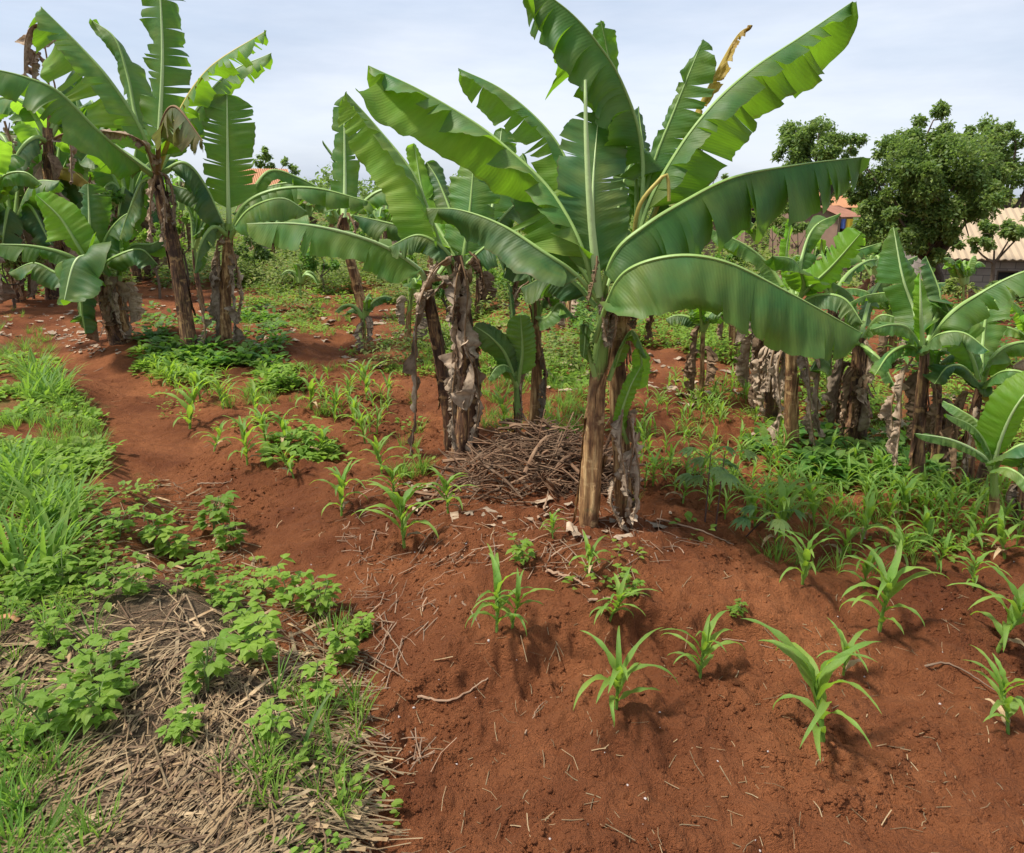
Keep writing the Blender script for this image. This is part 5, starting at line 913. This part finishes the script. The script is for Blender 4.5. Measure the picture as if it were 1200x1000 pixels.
def tree(name, label, cat, foot, blobs_px, n, size, m, seed, trunk_r=.14, group=None):
    """foot (px, py_of_ground_or_None, metres away); blobs (px, py, radius_px, depth offset)."""
    rg = np.random.default_rng(seed); d = foot[1]; f = P(foot[0], 300, d); org = np.array([f[0], d, float(H(f[0], d))]); k = d/FPX
    bl = [(*(P(b[0], b[1], d+b[3])-org), b[2]*k) for b in blobs_px]; root = empty(name, org, label, cat, group); tp = []
    top = np.mean([b[:3] for b in bl], 0); fork = np.array([top[0]*.3, 0, max(.2, min(b[2] for b in bl)-.15)*.7]); C, _ = catmull(np.array([[0, 0, -.3], [fork[0]*.3+.04, 0, fork[2]*.5], fork]), 10); tp.append(tube(C, np.linspace(trunk_r, trunk_r*.7, 10), 9))
    for b in bl:
        e = np.array(b[:3]); C, _ = catmull(np.array([fork, fork*.5+e*.5+rg.normal(0, b[3]*.15, 3), e, e+rg.normal(0, b[3]*.5, 3)]), 12); tp.append(tube(C, np.linspace(trunk_r*.5, trunk_r*.08, 12), 6))
    V, F, U, T = join(tp); obj('trunk', new_mesh('trunk', V, F, U), M['bark'], root); V, F, U, T = cloud(bl, n, size, rg); obj('crown', new_mesh('crown', V, F, U, T), M[m], root); return root
tree('tree', 'large spreading dark green tree in front of the beige roofed house', 'tree', (1105, 19.), [(1090, 170, 42, 0), (1060, 195, 38, .4), (1120, 190, 44, -.3), (1150, 175, 30, .6), (1035, 215, 30, 0), (1030, 238, 30, .3), (1075, 235, 42, -.6), (1120, 235, 40, -.5), (1150, 216, 28, .3), (1085, 275, 28, -.2), (1060, 265, 26, 0), (1088, 150, 20, .2), (1085, 205, 44, -.5), (1120, 215, 44, -.7), (1050, 250, 34, -.4), (1095, 245, 38, -.7), (1165, 215, 26, -.2), (1118, 262, 20, -.2), (1060, 285, 20, -.3), (1090, 292, 22, -.5), (1110, 285, 15, -.5), (1015, 225, 24, .2), (1015, 195, 18, .2), (1150, 235, 22, 0)], 60000, .105, 'tree_leaf', 900, .16)
tree('tree', 'taller airy tree rising behind the large spreading one at the right edge', 'tree', (1175, 30.), [(1150, 160, 22, 0), (1170, 165, 20, 0), (1185, 190, 26, 0), (1200, 215, 30, 0), (1160, 195, 20, 0), (1220, 180, 26, 0), (1190, 165, 22, 0), (1175, 215, 26, 0)], 13000, .15, 'tree_leaf', 901, .2)
tree('mango_tree', 'round dense mango tree with two lobes against the sky, right of centre', 'tree', (955, 42.), [(945, 165, 26, 0), (930, 180, 20, 0), (955, 178, 24, -1), (985, 160, 20, 1), (998, 172, 14, 1), (938, 200, 24, 0), (970, 195, 22, 0), (960, 150, 12, 0), (920, 232, 18, 0), (940, 240, 20, 0), (950, 215, 26, 0), (975, 215, 20, 0)], 26000, .2, 'tree_leaf', 902, .25)
tree('tree', 'small pale distant tree on the skyline beside the big banana leaf base', 'tree', (830, 55.), [(828, 198, 12, 0), (838, 206, 10, 0), (818, 208, 10, 0)], 1800, .26, 'tree_leaf', 903, .1)
tree('tree', 'scraggy dark tree on the skyline behind the left orange roof', 'tree', (312, 45.), [(312, 180, 9, 0), (305, 188, 8, 0), (335, 192, 7, 0), (345, 198, 7, 0), (320, 196, 8, 0)], 1500, .2, 'tree_leaf', 904, .1)
tree('tree', 'dark tree filling the sky gap at the far left edge', 'tree', (20, 20.), [(10, 150, 26, 0), (40, 170, 24, 0), (-20, 160, 30, 0), (70, 185, 20, 0), (20, 200, 34, 0), (80, 220, 26, 0)], 9000, .14, 'tree_leaf', 905, .15)
tree('bush', 'leafy branch bush overhanging the eave of the beige roofed house', 'bush', (1165, 17.), [(1160, 275, 17, 0), (1185, 272, 17, 0), (1205, 268, 18, 0), (1140, 285, 12, 0)], 4200, .1, 'tree_leaf', 906, .06)
GH = 'bushes across the far slope'
bs = [(30, 250, 24, 14, 'dark bush behind the far left banana plants'), (120, 245, 22, 16, 'pale bush behind the leaning dark stem'), (215, 262, 18, 15, 'bush seen low between the two left stems'), (345, 262, 16, 22, 'bush in front of the left beige wall'), (450, 250, 20, 26, 'bush above the horizontal leaf of the middle clump'),
      (520, 330, 16, 12, 'bush behind the leaning stem of the middle clump'), (590, 325, 18, 13, 'bush behind the slim banana stem'), (600, 255, 24, 30, 'bush beneath the centre orange roof'), (690, 250, 18, 34, 'bush behind the nearest banana plant'), (780, 262, 16, 28, 'bush left of the reddish field'), (845, 248, 18, 30, 'bush under the level big leaf'),
      (905, 250, 18, 32, 'round bush below the mango tree'), (935, 262, 14, 26, 'bush beside the dark fence post'), (1010, 285, 16, 20, 'bush below the clothes line'), (1040, 320, 18, 16, 'bush left of the block wall foot'), (1100, 335, 20, 14, 'yellow-green bush under the block wall'), (1180, 345, 22, 13, 'bush at the right edge under the block wall'), (860, 300, 13, 20, 'small bush on the reddish field'), (760, 300, 15, 18, 'bush right of the nearest banana crown'), (1150, 360, 18, 12, 'bush behind the right edge banana'), (300, 292, 18, 17, 'bush at the foot of the slope right of the left group'), (375, 300, 16, 15, 'bush left of the bent tan stem'), (455, 300, 18, 16, 'bush right of the bent tan stem'), (5, 300, 30, 13, 'bush at the left picture edge behind the dead skirts'), (325, 255, 16, 26, 'bush right of the pale walled house'), (410, 262, 18, 28, 'bush on the skyline behind the bent tan stem'), (180, 285, 22, 14, 'bush in the shade behind the leaning dark stem')]
for i, (px, py, r_, d_, lb) in enumerate(bs): tree('bush', lb, 'bush', (px, float(d_)), [(px, py, r_, 0), (px-r_*.8, py+r_*.4, r_*.7, 0), (px+r_*.9, py+r_*.3, r_*.75, .2)], 1300, .0035*d_+.035, ['tree_leaf', 'weed_dark', 'weed', 'far_green'][i % 4], 920+i, .03, GH)
# far woodland belt hiding the horizon, one mass
rg = np.random.default_rng(990); bl = []
for i in range(230):
    a = R(rg.uniform(-62, 62)); r_ = rg.uniform(58, 120); x, y = r_*math.sin(a), r_*math.cos(a); rr = rg.uniform(1.2, 2.4); bl.append((x, y, float(H(x, y))+rr*.6, rr))
V, F, U, T = cloud(bl, 26000, .5, rg); stuff('far_woodland', (V, F, U, T), 'tree_leaf', 'low band of distant trees and scrub along the skyline', 'woodland')

# ---------------------------------------------------------------- houses
def box(lo, hi):
    x0, y0, z0 = lo; x1, y1, z1 = hi; V = np.array([(x, y, z) for x in (x0, x1) for y in (y0, y1) for z in (z0, z1)], float); F = np.array([(0, 1, 3, 2), (4, 6, 7, 5), (0, 4, 5, 1), (2, 3, 7, 6), (0, 2, 6, 4), (1, 5, 7, 3)])
    return V, F, V[:, [0, 2]]+V[:, [1, 1]]*[1, 0]
def bj(bx): return j3([(np.asarray(a), b, c) for a, b, c in bx])
def house(label, eL, eR, rise, depth, wh, wallm, roofm, opens=(), over=.35, pitch_=.09, group=None, nm='house'):
    a = P(*eL); b = P(*eR); z = (a[2]+b[2])/2; W = math.hypot(b[0]-a[0], b[1]-a[1]); ang = math.atan2(b[1]-a[1], b[0]-a[0]); org = np.array([a[0], a[1], z-wh]); root = empty(nm, org, label, 'house', group); root.rotation_euler.z = ang
    t = .15; x0, x1 = over, W-over; y0, y1 = over, depth-over; parts = []; xs = sorted({x0, x1, *[q for o_ in opens for q in (o_[0], o_[1])]})
    for i in range(len(xs)-1):
        xa, xb = xs[i], xs[i+1]; op = [o_ for o_ in opens if o_[0] <= xa+1e-6 and o_[1] >= xb-1e-6]
        if op: zz = op[0]; parts += [box((xa, y0, -2), (xb, y0+t, zz[2])), box((xa, y0, zz[3]), (xb, y0+t, wh-.02))]
        else: parts.append(box((xa, y0, -2), (xb, y0+t, wh-.02)))
    parts += [box((x0, y1-t, -2), (x1, y1, wh-.02)), box((x0, y0+t+.002, -2), (x0+t, y1-t-.002, wh-.02)), box((x1-t, y0+t+.002, -2), (x1, y1-t-.002, wh-.02))]
    for xx in (x0, x1-t):   # gables
        V = np.array([(xx, y0, wh-.02), (xx, y1, wh-.02), (xx, (y0+y1)/2, wh-.02+rise*.85), (xx, (y0+y1)/2, wh-.02+rise*.85)]); V2 = V+[t, 0, 0]; parts.append((np.vstack([V, V2]), np.array([(0, 1, 2, 3), (4, 7, 6, 5), (0, 2, 6, 4), (1, 5, 6, 2)]), np.vstack([V, V2])[:, 1:]))
    V, F, U = bj(parts); obj('wall', new_mesh('wall', V, F, U, smooth=False), M[wallm], root)
    for o_ in opens:
        V, F, U = box((o_[0], y0+t+.05, o_[2]), (o_[1], y0+t+.07, o_[3])); w_ = obj('window' if o_[2] > .3 else 'door', new_mesh('window', V, F, U, smooth=False), M['dark'], root)
        fr = [box((o_[0]+.002, y0+.03, o_[2]), (o_[0]+.05, y0+.09, o_[3])), box((o_[1]-.05, y0+.03, o_[2]), (o_[1]-.002, y0+.09, o_[3])), box((o_[0]+.052, y0+.03, o_[3]-.05), (o_[1]-.052, y0+.09, o_[3]-.002))]; V, F, U = bj(fr); obj('frame', new_mesh('frame', V, F, U, smooth=False), M['wood_post'], w_)
    nx = int(W/pitch_*2); xsr = np.linspace(0, W, nx+1); zc = .018*np.cos(np.arange(nx+1)*math.pi); yy = np.array([0, depth/2, depth]); zr = np.array([wh-.1, wh+rise, wh-.1]); V = np.stack(np.broadcast_arrays(xsr[:, None], yy[None], zr[None]+zc[:, None]), -1).reshape(-1, 3)
    i = np.arange(nx)[:, None]*3+np.arange(2)[None]; F = np.stack([i, i+3, i+4, i+1], -1).reshape(-1, 4); V = np.vstack([V, V-[0, 0, .02]]); F = np.vstack([F, F[:, ::-1]+3*(nx+1)]); obj('roof', new_mesh('roof', V, F, V[:, :2], smooth=False), M[roofm], root)
    return root
house('long low house of grey blocks with a beige corrugated roof at the right edge', (1088, 299, 21.), (1463, 304, 19.3), 1.3, 4.5, 2.2, 'block_wall', 'roof_beige', [(2.0, 2.55, 1.15, 1.75), (4.6, 5.2, 1.1, 1.8)], pitch_=.2)
house('house with a rusty orange roof beneath the mango tree', (958, 243, 44.), (1009, 240, 45.), 1.2, 5., 1.8, 'mud_wall', 'roof_orange', [(1.0, 1.7, 0.0, 1.5)])
house('small shed with a rusty brown roof in front of the orange roofed house', (986, 254, 38.), (1012, 250, 39.), .45, 3., 1.6, 'mud_wall', 'roof_rust', [(.5, .9, .6, 1.2)])
house('pale walled house with an orange roof behind the left banana plants', (275, 229, 30.), (348, 229, 31.), 1.15, 5., 2.2, 'plaster', 'roof_orange', [(1., 1.6, 1., 1.7)])
house('low orange roofed house glimpsed behind the middle clump', (620, 228, 48.), (668, 228, 48.), .6, 5., 2., 'plaster', 'roof_orange', [(.8, 1.4, .8, 1.5)])
house('little orange roofed hut left of the mango tree, above the reddish field', (872, 238, 52.), (905, 238, 52.), .6, 4., 1.8, 'mud_wall', 'roof_orange', [(.7, 1.2, .0, 1.4)])
house('low reddish mud hut with a sagging brown roof right of the nearest banana crown', (796, 256, 34.), (852, 254, 34.), .5, 4., 1.3, 'mud_wall', 'roof_rust', [(.8, 1.3, .0, 1.1)])
# fence posts
for i, (px, py, hh, lb) in enumerate([(938, 288, 29, 'dark wooden fence post on the slope below the orange roofed house'), (819, 298, 22, 'wooden fence post at the left end of the reddish field'), (803, 285, 28, 'weathered post beside the mud hut'), (875, 290, 34, 'tall thin fence post in the middle of the reddish field'), (1002, 306, 30, 'leaning post half hidden by banana leaves')]):
    b = G(px, py); k = b[1]/FPX; C = np.array([[0, 0, -.3], [.01, 0, hh*k*.5], [.03*(i % 3), 0, hh*k]]); V, F, U, T = tube(catmull(C, 8)[0], np.linspace(2.2*k, 1.7*k, 8), 7); n0 = len(V); V = np.vstack([V, V[-8:].mean(0)]); F = np.vstack([F, [[n0-8+j, n0-7+j, n0, n0] for j in range(0, 7, 1)]])
    tag(obj('fence_post', new_mesh('fence_post', V, F, np.vstack([U, [0, 0]])), M['wood_post'], None, tuple(b)), lb, 'fence post', 'fence posts')
# clothes line
b = P(985, 262, 35.); gz = float(H(b[0], 35.)); root = empty('clothes_line', (b[0], 35., gz), 'clothes line between two posts before the rusty shed', 'clothes line'); top = b[2]-gz+.25
for x in (-.1, 1.1): V, F, U, T = tube(np.array([[x, 0, -.2], [x, 0, top*.5], [x, 0, top+.05]]), .03, 6); obj('post', new_mesh('post', V, F, U), M['wood_post'], root)
V, F, U, T = tube(catmull(np.array([[-.1, 0, top], [.5, 0, top-.06], [1.1, 0, top]]), 12)[0], .008, 4); obj('line', new_mesh('line', V, F, U), M['wood_post'], root)
for x, w, h_, m_, lb in ((.02, .2, .45, 'cloth_blue', 'dark blue garment hanging on the clothes line'), (.28, .3, .55, 'cloth_yellow', 'yellow garment hanging on the clothes line'), (.64, .2, .4, 'cloth_white', 'white garment hanging on the clothes line')):
    X, Z = np.meshgrid(np.linspace(0, w, 7), np.linspace(0, -h_, 7), indexing='ij'); Y = .03*np.sin(X*30)*(-Z/h_)-.02; V = np.stack([X, Y, Z], -1).reshape(-1, 3); i = np.arange(6)[:, None]*7+np.arange(6)[None]; F = np.stack([i, i+1, i+8, i+7], -1).reshape(-1, 4); V = np.vstack([V, V+[0, .02, 0]]); F = np.vstack([F, F[:, ::-1]+49])
    tag(obj('garment', new_mesh('garment', V, F, V[:, [0, 2]]), M[m_], None, (b[0]+x, 35., gz+top-.04)), lb, 'garment')

# ---------------------------------------------------------------- more banana plants filling the far rows
for i, (bx, by, h, r_, nl, lab) in enumerate([
    (860, 420, 62, 7, 7, 'banana plant standing behind the big drooping leaf, left of the right clump'), (975, 420, 78, 9, 7, 'banana plant behind the clean tan stem, its leaves crossing behind'), (1045, 430, 62, 8, 7, 'banana plant between the stout dark stem and the spear-leaf plant, further back'),
    (1165, 430, 52, 7, 7, 'banana plant behind the right edge fan of leaves'), (1215, 480, 75, 9, 8, 'banana plant just outside the right edge, leaves reaching in'), (1020, 360, 42, 4, 7, 'banana plant in the gap above the stout dark stem'), (925, 372, 46, 5, 7, 'banana plant behind the yellow-green twisted leaf'),
    (560, 372, 55, 5, 6, 'small banana plant far behind the shaggy brown stem'), (665, 385, 60, 5, 6, 'small banana plant far behind the nearest stem, left side'), (785, 350, 45, 4, 6, 'small banana plant beyond the knee-high weeds'), (320, 318, 40, 4, 6, 'small banana plant beyond the rightmost left group stem'),
    (45, 305, 75, 7, 8, 'banana plant behind the left edge plants, reaching above them'), (105, 300, 85, 7, 8, 'tall far banana plant behind the bushy far left plant'), (175, 318, 70, 6, 7, 'banana plant glimpsed behind the leaning dark stem'), (95, 335, 140, 9, 7, 'high banana plant behind the yellowed curling leaf'), (25, 325, 125, 9, 8, 'high banana plant behind the left edge skirts'), (60, 318, 95, 8, 8, 'banana plant filling the gap between the far left plants'), (135, 306, 78, 7, 7, 'far banana plant with dense leaves left of the leaning dark stem'), (300, 305, 48, 4, 7, 'far banana plant just right of the ragged left stem'), (335, 296, 50, 4, 7, 'far banana plant under the long horizontal leaf'),
    (385, 305, 50, 5, 6, 'far banana plant left of the bent tan stem'), (455, 318, 56, 5, 7, 'far banana plant right of the bent tan stem'), (505, 340, 60, 5, 6, 'far banana plant behind the leaning dead-leaved stem'), (-30, 360, 110, 10, 8, 'banana plant just outside the left edge, leaves reaching in'), (215, 296, 55, 5, 7, 'distant banana plant behind the thin sucker on the left')]):
    auto_banana(lab, bx, by, h, r_, 60+i, 'banana plants of the rear rows', nl, 1.05, .85, 3, stemm='stem_dark' if i % 2 else 'stem', lean=(i % 3-1)*4, mats=('leaf', 'leaf', 'leaf_dark', 'leaf', 'leaf_young', 'leaf_old'))
